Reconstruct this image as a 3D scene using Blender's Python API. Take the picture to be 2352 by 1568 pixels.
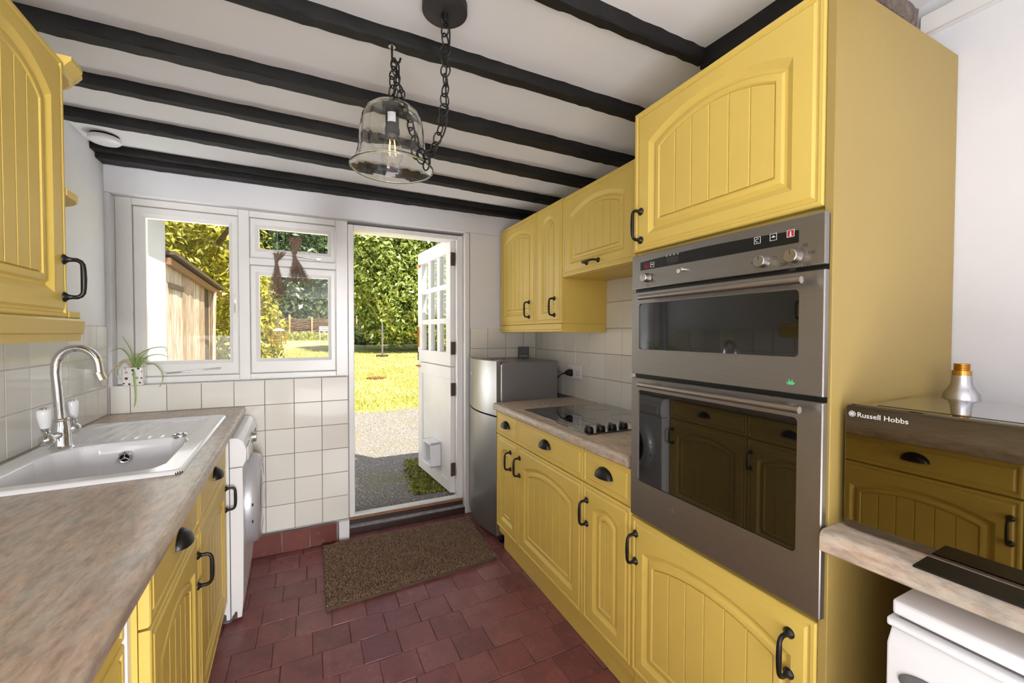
import bpy, bmesh, math, random
import numpy as np
from mathutils import Matrix, Vector
random.seed(7); rng = np.random.default_rng(7)
SC = bpy.context.scene; COL = SC.collection
for _o in list(bpy.data.objects): bpy.data.objects.remove(_o)
PI = math.pi
def V(*a): return Vector(a)
# ---------------------------------------------------------------- camera, light, exposure
cam = bpy.data.objects.new('camera', bpy.data.cameras.new('camera')); COL.objects.link(cam)
cam.data.sensor_width = 36.0; cam.data.lens = 36.0 * 938.95 / 2352.0
cam.data.clip_start = 0.02; cam.data.clip_end = 300
_yaw, _pit, _rol = math.radians(25.2454), math.radians(-1.1277), math.radians(0.1068)
cam.matrix_world = (Matrix.Translation((0, 0, 1.3065)) @ Matrix.Rotation(-_yaw, 4, 'Z') @
                    Matrix.Rotation(PI / 2 + _pit, 4, 'X') @ Matrix.Rotation(_rol, 4, 'Z'))
SC.camera = cam
SC.view_settings.view_transform = 'Standard'; SC.view_settings.look = 'None'
SC.view_settings.exposure = 0.08; SC.view_settings.gamma = 1.0
SC.view_settings.use_curve_mapping = False
W = bpy.data.worlds.new('sky'); SC.world = W; W.use_nodes = True
_n = W.node_tree.nodes; _bg = _n['Background']
_sky = _n.new('ShaderNodeTexSky'); _sky.sky_type = 'NISHITA'; _sky.sun_disc = False
_sky.sun_elevation = math.radians(58); _sky.sun_rotation = math.radians(140); _sky.air_density = 0.8; _sky.dust_density = 2.5
W.node_tree.links.new(_sky.outputs[0], _bg.inputs[0]); _bg.inputs[1].default_value = 0.22
def light(name, kind, loc, energy, color, **kw):
    l = bpy.data.lights.new(name, kind); l.energy = energy; l.color = color
    for k, v in kw.items(): setattr(l, k, v)
    o = bpy.data.objects.new(name, l); COL.objects.link(o); o.location = loc; return o
_s = light('sun', 'SUN', (6, -6, 12), 11, (1.0, 0.93, 0.80), angle=math.radians(0.6))
_s.rotation_euler = V(-0.55, 0.75, -1.75).to_track_quat('-Z', 'Y').to_euler()
def area(name, loc, aim, sx, sy, energy, color):
    o = light(name, 'AREA', loc, energy, color, shape='RECTANGLE', size=sx, size_y=sy)
    o.rotation_euler = (V(*aim) - V(*loc)).to_track_quat('-Z', 'Y').to_euler(); return o
area('room_left_fill', (-1.5, -1.05, 1.45), (0.9, 0.6, 1.2), 1.1, 1.6, 19, (0.97, 0.98, 1.0))  # added fill lamp out of view, lights the cabinet fronts from the left
area('far_room_fill', (0.95, -6.3, 1.5), (0.0, 2.8, 1.2), 1.15, 1.7, 360, (0.98, 0.985, 1.0))  # added fill far behind the camera, brightens the back and left walls
area('room_ceiling_fill', (-0.3, -1.0, 0.35), (-0.3, -0.75, 2.2), 2.0, 1.5, 48, (0.96, 0.98, 1.0))  # unseen upward lamp added to brighten the ceiling
area('window_daylight', (-0.5, 4.6, 2.0), (0.1, 1.8, 0.9), 1.6, 1.0, 10, (0.95, 0.98, 1.0))
area('below_sill_fill', (-0.4, 3.32, 0.80), (-0.2, 2.0, 2.2), 1.1, 0.5, 16, (1.0, 0.99, 0.98))  # extra lamp hidden below the sill, added to lift the kitchen ceiling

# ---------------------------------------------------------------- materials
def srgb(r, g, b):
    f = lambda c: (c / 255) / 12.92 if c / 255 <= 0.04045 else ((c / 255 + 0.055) / 1.055) ** 2.4
    return (f(r), f(g), f(b), 1)
def new_mat(name):
    m = bpy.data.materials.new(name); m.use_nodes = True
    return m, m.node_tree.nodes, m.node_tree.links, m.node_tree.nodes['Principled BSDF']
def noise(n, l, scale, detail=4, rough=0.55, stretch=None, coord='Object', rot=None):
    tc = n.new('ShaderNodeTexCoord'); nz = n.new('ShaderNodeTexNoise')
    nz.inputs['Scale'].default_value = scale; nz.inputs['Detail'].default_value = detail
    nz.inputs['Roughness'].default_value = rough
    mp = n.new('ShaderNodeMapping')
    if stretch: mp.inputs['Scale'].default_value = stretch
    if rot: mp.inputs['Rotation'].default_value = rot
    if coord == 'World':
        g = n.new('ShaderNodeNewGeometry'); l.new(g.outputs['Position'], mp.inputs[0])
    else: l.new(tc.outputs[coord], mp.inputs[0])
    l.new(mp.outputs[0], nz.inputs['Vector']); return nz.outputs['Fac']
def ramp(n, l, fac, stops):
    r = n.new('ShaderNodeValToRGB'); e = r.color_ramp.elements
    e[0].position, e[0].color = stops[0]; e[1].position, e[1].color = stops[-1]
    for p, c in stops[1:-1]:
        x = e.new(p); x.color = c
    l.new(fac, r.inputs[0]); return r.outputs[0]
def mix(n, l, fac, a, b, mode='MIX'):
    m = n.new('ShaderNodeMix'); m.data_type = 'RGBA'; m.blend_type = mode
    for sock, val in ((m.inputs[0], fac), (m.inputs[6], a), (m.inputs[7], b)):
        if isinstance(val, (float, int)): sock.default_value = val
        elif isinstance(val, tuple): sock.default_value = val
        else: l.new(val, sock)
    return m.outputs[2]
def bump(n, l, p, fac, strength, dist=0.002):
    b = n.new('ShaderNodeBump'); b.inputs['Strength'].default_value = strength
    b.inputs['Distance'].default_value = dist
    l.new(fac, b.inputs['Height']); l.new(b.outputs[0], p.inputs['Normal'])
def flat(name, col, rough=0.5, metal=0.0, var=0.0, vscale=6, bmp=0.0, bscale=60, spec=0.5, coat=0.0, stretch=None):
    m, n, l, p = new_mat(name)
    p.inputs['Base Color'].default_value = col; p.inputs['Roughness'].default_value = rough
    p.inputs['Metallic'].default_value = metal; p.inputs['Specular IOR Level'].default_value = spec
    p.inputs['Coat Weight'].default_value = coat
    if var:
        f = noise(n, l, vscale, 5, 0.6, stretch, 'World')
        dk = tuple(c * (1 - var) for c in col[:3]) + (1,); lt = tuple(min(1, c * (1 + var * .6)) for c in col[:3]) + (1,)
        l.new(ramp(n, l, f, [(0.3, dk), (0.7, lt)]), p.inputs['Base Color'])
    if bmp: bump(n, l, p, noise(n, l, bscale, 3, 0.5, stretch, 'World'), bmp)
    return m
M = {}
M['yellow'] = flat('yellow_paint', srgb(226, 196, 98), 0.42, var=0.05, vscale=3, bmp=0.06, bscale=220)
M['yellow_panel'] = flat('yellow_end_panel_dull_shaded', srgb(170, 145, 80), 0.5, var=0.05, vscale=2, bmp=0.08, bscale=160)  # duller paint, darkened further so the colour carries the shade on this face
M['wall'] = flat('white_wall_paint', srgb(232, 232, 235), 0.75, var=0.05, vscale=2.5, bmp=0.35, bscale=9)
M['ceiling'] = flat('warm_white_ceiling', srgb(238, 238, 240), 0.8, var=0.03, vscale=2, bmp=0.15, bscale=7)
M['gloss_white'] = flat('white_gloss_paint', srgb(236, 234, 231), 0.28, var=0.04, vscale=5, bmp=0.08, bscale=25)
M['appliance'] = flat('white_enamel', srgb(238, 238, 240), 0.25, var=0.01, vscale=5)
M['ceramic'] = flat('white_ceramic', srgb(240, 240, 243), 0.12, coat=0.3)
M['plastic_white'] = flat('white_plastic', srgb(235, 235, 238), 0.35)
M['black_iron'] = flat('black_iron', srgb(52, 50, 50), 0.36, metal=0.75, var=0.2, vscale=60)
M['rose_black'] = flat('matt_black_metal', srgb(50, 50, 52), 0.6, metal=0.2)
M['chrome'] = flat('chrome', srgb(222, 222, 224), 0.07, metal=1.0)
M['satin'] = flat('satin_steel', srgb(190, 186, 180), 0.28, metal=1.0)
M['brass'] = flat('brass', srgb(200, 150, 70), 0.25, metal=1.0, var=0.1, vscale=80)
M['rust'] = flat('rusty_hinge_iron', srgb(92, 76, 66), 0.7, metal=0.3, var=0.45, vscale=90)
M['alloy'] = flat('spun_aluminium', srgb(195, 195, 200), 0.25, metal=1.0)
M['black_glass'] = flat('black_ceramic_glass', srgb(14, 14, 15), 0.04, spec=1.0, coat=1.0)
M['oven_glass'] = flat('dark_oven_glass', srgb(9, 9, 10), 0.03, spec=0.9, coat=0.6)
M['black_plastic'] = flat('black_plastic', srgb(20, 20, 21), 0.35)
M['dark_gap'] = flat('dark_gap', srgb(18, 16, 14), 0.9)
M['mirror_black'] = flat('mirrored_black_glass', srgb(132, 124, 106), 0.02, metal=1.0)
M['grey_metal'] = flat('silver_painted_steel', srgb(128, 127, 130), 0.42, metal=0.35, var=0.03, vscale=4)
M['rubber'] = flat('grey_rubber', srgb(105, 103, 102), 0.6)
M['print_grey'] = flat('dark_print', srgb(66, 60, 54), 0.6)
M['print_white'] = flat('white_print', srgb(226, 226, 226), 0.5)
M['print_cream'] = flat('cream_print', srgb(238, 236, 205), 0.4)
M['red'] = flat('red_print', srgb(178, 40, 50), 0.5)
M['step'] = flat('dark_step_paint', srgb(58, 40, 36), 0.45, var=0.35, vscale=30, bmp=0.3, bscale=40)
M['step_top'] = flat('worn_grey_step_top', srgb(170, 170, 174), 0.4, var=0.3, vscale=25)
M['bare_wood'] = flat('bare_timber', srgb(150, 112, 78), 0.7, var=0.3, vscale=20, stretch=(1, 8, 8))
M['rough_wood'] = flat('rough_grey_timber', srgb(140, 126, 116), 0.85, var=0.4, vscale=25, bmp=0.5, bscale=30)
M['grout'] = flat('grey_grout', srgb(150, 144, 136), 0.9, var=0.3, vscale=12)
M['grout_dark'] = flat('dirty_grout', srgb(104, 98, 92), 0.9, var=0.4, vscale=8)
M['floor_grout'] = flat('dusty_floor_grout', srgb(150, 124, 120), 0.95, var=0.6, vscale=4)
M['leaf_green'] = flat('spider_plant_leaf', srgb(150, 172, 96), 0.45, var=0.3, vscale=30)
M['leaf_pale'] = flat('spider_plant_dry_leaf', srgb(205, 188, 140), 0.55, var=0.2, vscale=30)
M['pot'] = flat('cream_glazed_pot', srgb(242, 240, 234), 0.15)
M['soil'] = flat('potting_soil', srgb(60, 46, 36), 0.95, var=0.4, vscale=80)
M['twig'] = flat('dried_stem', srgb(146, 122, 104), 0.9, var=0.4, vscale=70)
M['twig_dark'] = flat('dried_flower', srgb(116, 98, 90), 0.95, var=0.4, vscale=90)
M['gravel_metal'] = flat('galvanised_sheet', srgb(190, 196, 200), 0.35, metal=0.6)
M['post_wood'] = flat('fence_post_timber', srgb(196, 160, 112), 0.8, var=0.2, vscale=6)
M['wattle'] = flat('wattle_branches', srgb(132, 108, 86), 0.9, var=0.4, vscale=6)
M['bark'] = flat('tree_bark', srgb(90, 74, 58), 0.95, var=0.3, vscale=5)
M['roof_tile'] = flat('roof_felt', srgb(96, 80, 66), 0.9, var=0.3, vscale=6)
M['render'] = flat('white_render', srgb(236, 236, 238), 0.8, var=0.03, vscale=3, bmp=0.2, bscale=20)
M['fern'] = flat('fern_leaf', srgb(120, 122, 50), 0.6, var=0.3, vscale=8)
M['dot_red'] = flat('dot_red', srgb(120, 52, 46), 0.3); M['dot_navy'] = flat('dot_navy', srgb(52, 54, 64), 0.3)
M['dot_grey'] = flat('dot_grey', srgb(170, 168, 176), 0.3); M['dot_tan'] = flat('dot_tan', srgb(205, 170, 120), 0.3)
M['sticker'] = flat('green_sticker', srgb(96, 190, 130), 0.5)
M['screen'] = flat('dead_display', srgb(62, 60, 64), 0.2); M['led'] = flat('amber_display_off', srgb(52, 46, 38), 0.25)

def tile_mat():
    m, n, l, p = new_mat('white_glazed_tile')
    oi = n.new('ShaderNodeObjectInfo')
    c = ramp(n, l, oi.outputs['Random'], [(0, srgb(226, 222, 212)), (1, srgb(236, 233, 225))])
    l.new(c, p.inputs['Base Color']); p.inputs['Roughness'].default_value = 0.1
    bump(n, l, p, noise(n, l, 7, 2, 0.4, None, 'World'), 0.12, 0.01); return m
M['tile'] = tile_mat()
def quarry(name, dark):
    m, n, l, p = new_mat(name)
    oi = n.new('ShaderNodeObjectInfo')
    a = ramp(n, l, oi.outputs['Random'], [(0, srgb(124, 74, 74)), (0.5, srgb(138, 80, 78)), (1, srgb(142, 90, 88))] if not dark
             else [(0, srgb(104, 50, 38)), (1, srgb(122, 60, 48))])
    s = noise(n, l, 9, 8, 0.7, None, 'World'); g = noise(n, l, 26, 9, 0.75, None, 'World')
    b = mix(n, l, ramp(n, l, s, [(0.42, (0, 0, 0, 1)), (0.78, (0.7, 0.7, 0.7, 1))]), a, srgb(92, 62, 62))
    d = mix(n, l, ramp(n, l, g, [(0.56, (0, 0, 0, 1)), (0.80, (0.6, 0.6, 0.6, 1))]), b, srgb(178, 152, 148))
    l.new(d, p.inputs['Base Color'])
    l.new(ramp(n, l, s, [(0.3, (0.22, 0.22, 0.22, 1)), (0.75, (0.5, 0.5, 0.5, 1))]), p.inputs['Roughness'])
    bump(n, l, p, g, 0.3, 0.003); return m
M['quarry'] = quarry('red_quarry_tile', False); M['quarry_skirt'] = quarry('red_quarry_skirting', True)
def worktop_mat():
    m, n, l, p = new_mat('mottled_stone_laminate')
    st = (1.0, 0.42, 1.0); ro = (0, 0, 1.15)
    f1 = noise(n, l, 30, 10, 0.74, st, 'World', ro); f2 = noise(n, l, 14, 8, 0.68, st, 'World', ro)
    f3 = noise(n, l, 70, 6, 0.7, (1.0, 0.3, 1.0), 'World', ro); f4 = noise(n, l, 6, 6, 0.7, (1, .5, 1), 'World', (0, 0, .9))
    a = ramp(n, l, f1, [(0.34, srgb(140, 122, 110)), (0.44, srgb(178, 160, 142)), (0.52, srgb(198, 180, 160)), (0.58, srgb(210, 188, 166)), (0.66, srgb(222, 208, 192))])
    b = ramp(n, l, f2, [(0.36, srgb(168, 176, 166)), (0.46, srgb(200, 186, 170)), (0.54, srgb(200, 178, 156)), (0.64, srgb(216, 178, 146))])
    c = mix(n, l, 0.55, a, b)
    d = mix(n, l, ramp(n, l, f3, [(0.36, (0.5, 0.5, 0.5, 1)), (0.56, (0, 0, 0, 1))]), c, srgb(118, 98, 86))
    e2 = mix(n, l, ramp(n, l, f4, [(0.5, (0, 0, 0, 1)), (0.7, (0.4, 0.4, 0.4, 1))]), d, srgb(150, 128, 112))
    l.new(e2, p.inputs['Base Color']); p.inputs['Roughness'].default_value = 0.3
    return m
M['worktop'] = worktop_mat()
def beam_mat():
    m, n, l, p = new_mat('black_painted_beam')
    f = noise(n, l, 60, 8, 0.75, (0.25, 1, 1), 'World'); g = noise(n, l, 14, 6, 0.7, (0.4, 1, 1), 'World')
    a = ramp(n, l, g, [(0.3, srgb(14, 13, 13)), (0.7, srgb(32, 31, 31))])
    c = mix(n, l, ramp(n, l, f, [(0.68, (0, 0, 0, 1)), (0.74, (0.8, 0.8, 0.8, 1))]), a, srgb(150, 138, 128))
    l.new(c, p.inputs['Base Color']); p.inputs['Roughness'].default_value = 0.6; p.inputs['Specular IOR Level'].default_value = 0.3
    bump(n, l, p, f, 0.6, 0.006); return m
M['beam'] = beam_mat()
def steel_mat():
    m, n, l, p = new_mat('brushed_steel')
    f = noise(n, l, 5, 6, 0.6, (40, 1, 200), 'World')
    l.new(ramp(n, l, f, [(0.3, srgb(148, 144, 139)), (0.7, srgb(158, 153, 148))]), p.inputs['Base Color'])
    p.inputs['Metallic'].default_value = 0.9; p.inputs['Roughness'].default_value = 0.36
    return m
M['steel'] = steel_mat()
M['silver_paint'] = flat('silver_plastic', srgb(196, 196, 200), 0.35, metal=0.4)
M['display'] = flat('speckled_black_panel', srgb(20, 19, 19), 0.35, var=0.5, vscale=300)
M['fridge'] = flat('fridge_silver_door', srgb(150, 150, 148), 0.36, metal=0.85)
def glass_mat(name, tint, rough_gloss=0.0, wavy=0.0, amount=1.0, dirt=None):
    m, n, l, p = new_mat(name); out = n['Material Output']; n.remove(p)
    t = n.new('ShaderNodeBsdfTransparent'); t.inputs[0].default_value = tint
    g = n.new('ShaderNodeBsdfGlossy'); g.inputs['Roughness'].default_value = rough_gloss
    fr = n.new('ShaderNodeFresnel'); ge = n.new('ShaderNodeNewGeometry'); io = n.new('ShaderNodeMath'); io.operation = 'MULTIPLY_ADD'; io.inputs[1].default_value = -0.8333; io.inputs[2].default_value = 1.5
    l.new(ge.outputs['Backfacing'], io.inputs[0]); l.new(io.outputs[0], fr.inputs[0])
    mx = n.new('ShaderNodeMixShader')
    if wavy:
        f = noise(n, l, 26, 3, 0.6, (0.55, 0.55, 2.2), 'World'); b = n.new('ShaderNodeBump')
        b.inputs['Strength'].default_value = wavy; b.inputs['Distance'].default_value = 0.012
        l.new(f, b.inputs['Height']); l.new(b.outputs[0], g.inputs['Normal']); l.new(b.outputs[0], fr.inputs['Normal'])
    k = n.new('ShaderNodeMath'); k.operation = 'MULTIPLY'; k.inputs[1].default_value = amount
    l.new(fr.outputs[0], k.inputs[0]); l.new(k.outputs[0], mx.inputs[0]); l.new(t.outputs[0], mx.inputs[1]); l.new(g.outputs[0], mx.inputs[2])
    l.new(mx.outputs[0], out.inputs[0]); return m
M['pane'] = glass_mat('window_glass', (0.97, 0.98, 0.97, 1), amount=0.8)
M['shade_glass'] = glass_mat('seeded_lamp_glass', (0.95, 0.955, 0.925, 1), 0.03, 0.7, 2.2)
def thick_glass():
    m, n, l, p = new_mat('seeded_lamp_glass'); p.inputs['Base Color'].default_value = (0.98, 0.985, 0.96, 1)
    p.inputs['Transmission Weight'].default_value = 1.0; p.inputs['Roughness'].default_value = 0.0; p.inputs['IOR'].default_value = 1.45
    bump(n, l, p, noise(n, l, 9, 2, 0.5, (0.6, 0.6, 2.2), 'World'), 0.25, 0.012); return m
M['bell_glass'] = thick_glass()
M['bulb_glass'] = glass_mat('bulb_glass', (0.97, 0.96, 0.94, 1), 0.0, 0.0, 1.0)
def emis(name, col, s):
    m, n, l, p = new_mat(name); p.inputs['Emission Color'].default_value = col; p.inputs['Emission Strength'].default_value = s
    p.inputs['Base Color'].default_value = col; return m
M['filament'] = emis('warm_led_filament', (1.0, 0.62, 0.25, 1), 2.2)
def foliage(name, stops, trans=0.25):
    m, n, l, p = new_mat(name)
    f = noise(n, l, 2.2, 3, 0.7, None, 'World'); g = noise(n, l, 17, 2, 0.6, None, 'World')
    ad = n.new('ShaderNodeMath'); ad.operation = 'MULTIPLY_ADD'; ad.inputs[1].default_value = 0.6
    k = n.new('ShaderNodeMath'); k.operation = 'MULTIPLY'; k.inputs[1].default_value = 0.45; l.new(f, k.inputs[0])
    l.new(g, ad.inputs[0]); l.new(k.outputs[0], ad.inputs[2])
    c = ramp(n, l, ad.outputs[0], stops); l.new(c, p.inputs['Base Color'])
    p.inputs['Roughness'].default_value = 0.38
    tr = n.new('ShaderNodeBsdfTranslucent'); l.new(c, tr.inputs[0]); mx = n.new('ShaderNodeMixShader')
    mx.inputs[0].default_value = trans; out = n['Material Output']
    l.new(p.outputs[0], mx.inputs[1]); l.new(tr.outputs[0], mx.inputs[2]); l.new(mx.outputs[0], out.inputs[0]); return m
M['laurel'] = foliage('laurel_leaves', [(0.36, srgb(60, 86, 34)), (0.48, srgb(122, 144, 66)), (0.58, srgb(184, 194, 106)), (0.68, srgb(212, 212, 132)), (0.76, srgb(196, 150, 84))])
M['rhodo'] = foliage('rhododendron_leaves', [(0.36, srgb(112, 116, 34)), (0.5, srgb(172, 168, 56)), (0.62, srgb(204, 194, 84)), (0.72, srgb(214, 160, 66))], 0.35)
M['conifer'] = foliage('conifer_needles', [(0.36, srgb(46, 66, 44)), (0.52, srgb(86, 108, 72)), (0.66, srgb(134, 150, 98)), (0.76, srgb(160, 168, 110))])
M['meadow'] = foliage('border_plants', [(0.36, srgb(120, 136, 58)), (0.52, srgb(172, 178, 92)), (0.7, srgb(206, 202, 126))], 0.35)
def lawn_mat():
    m, n, l, p = new_mat('sunlit_lawn')
    f = noise(n, l, 0.9, 8, 0.7, (1, 1, 1), 'World'); g = noise(n, l, 9, 8, 0.8, None, 'World')
    a = ramp(n, l, f, [(0.35, srgb(170, 168, 84)), (0.5, srgb(208, 196, 124)), (0.65, srgb(232, 214, 168))])
    c = mix(n, l, ramp(n, l, g, [(0.4, (0.0, 0.0, 0.0, 1)), (0.7, (0.55, 0.55, 0.55, 1))]), a, srgb(128, 140, 54))
    l.new(c, p.inputs['Base Color']); p.inputs['Roughness'].default_value = 0.95
    bump(n, l, p, g, 0.8, 0.03); return m
M['lawn'] = lawn_mat()
M['grass'] = foliage('grass_blades', [(0.36, srgb(142, 156, 68)), (0.55, srgb(196, 194, 108)), (0.75, srgb(236, 220, 164))], 0.4)
def yard_mat():
    m, n, l, p = new_mat('gravelly_concrete')
    f = noise(n, l, 70, 6, 0.75, None, 'World'); g = noise(n, l, 1.6, 8, 0.7, None, 'World')
    vo = n.new('ShaderNodeTexVoronoi'); vo.inputs['Scale'].default_value = 60
    ge = n.new('ShaderNodeNewGeometry'); l.new(ge.outputs['Position'], vo.inputs['Vector'])
    a = ramp(n, l, f, [(0.36, srgb(70, 66, 62)), (0.52, srgb(144, 138, 130)), (0.66, srgb(214, 206, 194))])
    b = mix(n, l, ramp(n, l, vo.outputs['Color'], [(0.75, (0, 0, 0, 1)), (0.9, (0.7, 0.7, 0.7, 1))]), a, srgb(206, 190, 168))
    c = mix(n, l, ramp(n, l, g, [(0.52, (0, 0, 0, 1)), (0.66, (0.6, 0.6, 0.6, 1))]), b, srgb(132, 130, 62))
    l.new(c, p.inputs['Base Color']); p.inputs['Roughness'].default_value = 0.9
    bump(n, l, p, f, 0.9, 0.02); return m
M['yard'] = yard_mat()
M['moss'] = foliage('moss', [(0.36, srgb(92, 88, 34)), (0.55, srgb(136, 138, 48)), (0.75, srgb(170, 168, 70))], 0.1)
def shed_mat():
    m, n, l, p = new_mat('weathered_shed_board')
    oi = n.new('ShaderNodeObjectInfo')
    f = noise(n, l, 7, 8, 0.7, (6, 6, 0.55), 'World')
    a = ramp(n, l, oi.outputs['Random'], [(0, srgb(190, 164, 138)), (1, srgb(240, 226, 206))])
    c = mix(n, l, ramp(n, l, f, [(0.42, (0, 0, 0, 1)), (0.64, (0.8, 0.8, 0.8, 1))]), a, srgb(120, 92, 72))
    l.new(c, p.inputs['Base Color']); p.inputs['Roughness'].default_value = 0.85; return m
M['shed'] = shed_mat()
def coir_mat():
    m, n, l, p = new_mat('brown_coir')
    f = noise(n, l, 130, 5, 0.8, None, 'World'); g = noise(n, l, 14, 4, 0.7, None, 'World')
    a = ramp(n, l, f, [(0.3, srgb(120, 96, 76)), (0.55, srgb(174, 144, 118)), (0.75, srgb(220, 194, 166))])
    l.new(mix(n, l, ramp(n, l, g, [(0.4, (0, 0, 0, 1)), (0.7, (0.4, 0.4, 0.4, 1))]), a, srgb(120, 94, 76)), p.inputs['Base Color'])
    p.inputs['Roughness'].default_value = 0.95; return m
M['coir'] = coir_mat(); M['coir_back'] = flat('dark_mat_backing', srgb(92, 74, 58), 0.95, var=0.4, vscale=90)

# ---------------------------------------------------------------- mesh builder
WM = {}
class MB:
    def __init__(s): s.v = []; s.f = []
    def add(s, vs, fs):
        o = len(s.v); s.v += [tuple(x) for x in vs]; s.f += [tuple(i + o for i in f) for f in fs]; return s
    def box(s, x0, x1, y0, y1, z0, z1):
        x0, x1 = min(x0, x1), max(x0, x1); y0, y1 = min(y0, y1), max(y0, y1); z0, z1 = min(z0, z1), max(z0, z1)
        return s.add([(x0, y0, z0), (x1, y0, z0), (x1, y1, z0), (x0, y1, z0), (x0, y0, z1), (x1, y0, z1), (x1, y1, z1), (x0, y1, z1)],
                     [(0, 3, 2, 1), (4, 5, 6, 7), (0, 1, 5, 4), (1, 2, 6, 5), (2, 3, 7, 6), (3, 0, 4, 7)])
    def prism(s, poly, a, b, axis='z'):
        n = len(poly); P = (lambda p, t: (p[0], p[1], t)) if axis == 'z' else ((lambda p, t: (p[0], t, p[1])) if axis == 'y' else (lambda p, t: (t, p[0], p[1])))
        return s.add([P(p, a) for p in poly] + [P(p, b) for p in poly],
                     [tuple(range(n))[::-1], tuple(range(n, 2 * n))] + [(i, (i + 1) % n, n + (i + 1) % n, n + i) for i in range(n)])
    def loft(s, loops, cap0=True, cap1=True):
        n = len(loops[0]); vs = [p for L in loops for p in L]; fs = []
        for k in range(len(loops) - 1):
            for i in range(n):
                j = (i + 1) % n; fs.append((k * n + i, k * n + j, (k + 1) * n + j, (k + 1) * n + i))
        if cap0: fs.append(tuple(range(n))[::-1])
        if cap1: fs.append(tuple(range((len(loops) - 1) * n, len(loops) * n)))
        return s.add(vs, fs)
    def tube(s, pts, r, n=8, caps=True, closed=False):
        pts = [Vector(p) for p in pts]; m = len(pts); rr = r if isinstance(r, (list, tuple)) else [r] * m
        loops = []; up = None
        for i in range(m):
            if closed: t = pts[(i + 1) % m] - pts[i - 1]
            else: t = pts[min(i + 1, m - 1)] - pts[max(i - 1, 0)]
            t.normalize()
            if up is None:
                up = Vector((0, 0, 1)) if abs(t.z) < 0.9 else Vector((1, 0, 0))
            a = up - t * up.dot(t)
            if a.length < 1e-5: a = t.orthogonal()
            a.normalize(); b = t.cross(a); up = a
            loops.append([pts[i] + (a * math.cos(2 * PI * k / n) + b * math.sin(2 * PI * k / n)) * rr[i] for k in range(n)])
        if closed:
            loops.append(loops[0]); return s.loft(loops, False, False)
        return s.loft(loops, caps, caps)
    def lathe(s, prof, c=(0, 0, 0), n=20, axis='z', cap=True):
        loops = []
        for r, h in prof:
            L = []
            for k in range(n):
                a = 2 * PI * k / n; x, y = r * math.cos(a), r * math.sin(a)
                p = (x, y, h) if axis == 'z' else ((h, x, y) if axis == 'x' else (y, h, x))
                L.append((p[0] + c[0], p[1] + c[1], p[2] + c[2]))
            loops.append(L)
        return s.loft(loops, cap, cap)
    def sphere(s, c, r, n=10, m=7, sc=(1, 1, 1)):
        prof = [(max(1e-4, math.sin(PI * i / m)) , -math.cos(PI * i / m)) for i in range(m + 1)]
        loops = [[(c[0] + r * sc[0] * q * math.cos(2 * PI * k / n), c[1] + r * sc[1] * q * math.sin(2 * PI * k / n), c[2] + r * sc[2] * h) for k in range(n)] for q, h in prof]
        return s.loft(loops)
    def mesh(s, name, bevel=0, seg=1, smooth=False, ang=35, xf=None, solid=0, merge=False, fix=True):
        me = bpy.data.meshes.new(name)
        vs = [tuple(xf @ Vector(p)) for p in s.v] if xf is not None else s.v
        me.from_pydata(vs, [], s.f); bm = bmesh.new(); bm.from_mesh(me)
        if merge: bmesh.ops.remove_doubles(bm, verts=bm.verts, dist=1e-5)
        if fix: bmesh.ops.recalc_face_normals(bm, faces=bm.faces)
        if solid: bmesh.ops.solidify(bm, geom=bm.faces[:], thickness=solid)
        if bevel:
            ed = [e for e in bm.edges if len(e.link_faces) == 2 and e.calc_face_angle(0) > 0.6]
            bv = bmesh.ops.bevel(bm, geom=ed, offset=bevel, segments=seg, affect='EDGES', profile=0.5, clamp_overlap=True)
            if not smooth:
                for f in bv['faces']: f.smooth = True
        if smooth:
            for f in bm.faces: f.smooth = True
        fl_ = [f.smooth for f in bm.faces]; bm.to_mesh(me); bm.free()
        if smooth or bevel:
            me.set_sharp_from_angle(angle=math.radians(ang)); me.polygons.foreach_set('use_smooth', fl_)
        return me
    def build(s, name, mat, parent=None, xf=None, bevel=0, seg=1, smooth=False, ang=35, solid=0, merge=False, fix=True, **tags):
        me = s.mesh(name, bevel, seg, smooth, ang, xf, solid, merge, fix)
        return place(name, me, mat, parent, None, True, **tags)
def place(name, me, mat, parent=None, mw=None, recentre=False, **tags):
    if recentre and len(me.vertices):
        co = np.empty(len(me.vertices) * 3); me.vertices.foreach_get('co', co); co = co.reshape(-1, 3)
        lo, hi = co.min(0), co.max(0); c = Vector(((lo[0] + hi[0]) / 2, (lo[1] + hi[1]) / 2, lo[2]))
        me.transform(Matrix.Translation(-c)); mw = (mw or Matrix()) @ Matrix.Translation(c)
    o = bpy.data.objects.new(name, me); COL.objects.link(o)
    if mat is not None and not me.materials: me.materials.append(M[mat] if isinstance(mat, str) else mat)
    setw(o, mw if mw is not None else Matrix(), parent); tag(o, **tags); return o
def setw(o, mw, parent):
    o.matrix_basis = mw; WM[o.name] = mw.copy()
    if parent is not None:
        o.parent = parent; o.matrix_parent_inverse = WM[parent.name].inverted()
def tag(o, label=None, cat=None, group=None, kind=None):
    if label: o['label'] = label
    if cat: o['category'] = cat
    if group: o['group'] = group
    if kind: o['kind'] = kind
    return o
def thing(name, loc, label=None, cat=None, group=None, kind=None, parent=None):
    o = bpy.data.objects.new(name, None); COL.objects.link(o); o.empty_display_size = 0.05
    setw(o, Matrix.Translation(loc), parent); return tag(o, label, cat, group, kind)
def frame(o, u, v, w):
    m = Matrix.Identity(4)
    for i, a in enumerate((u, v, w)):
        for r in range(3): m[r][i] = a[r]
    for r in range(3): m[r][3] = o[r]
    return m
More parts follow.
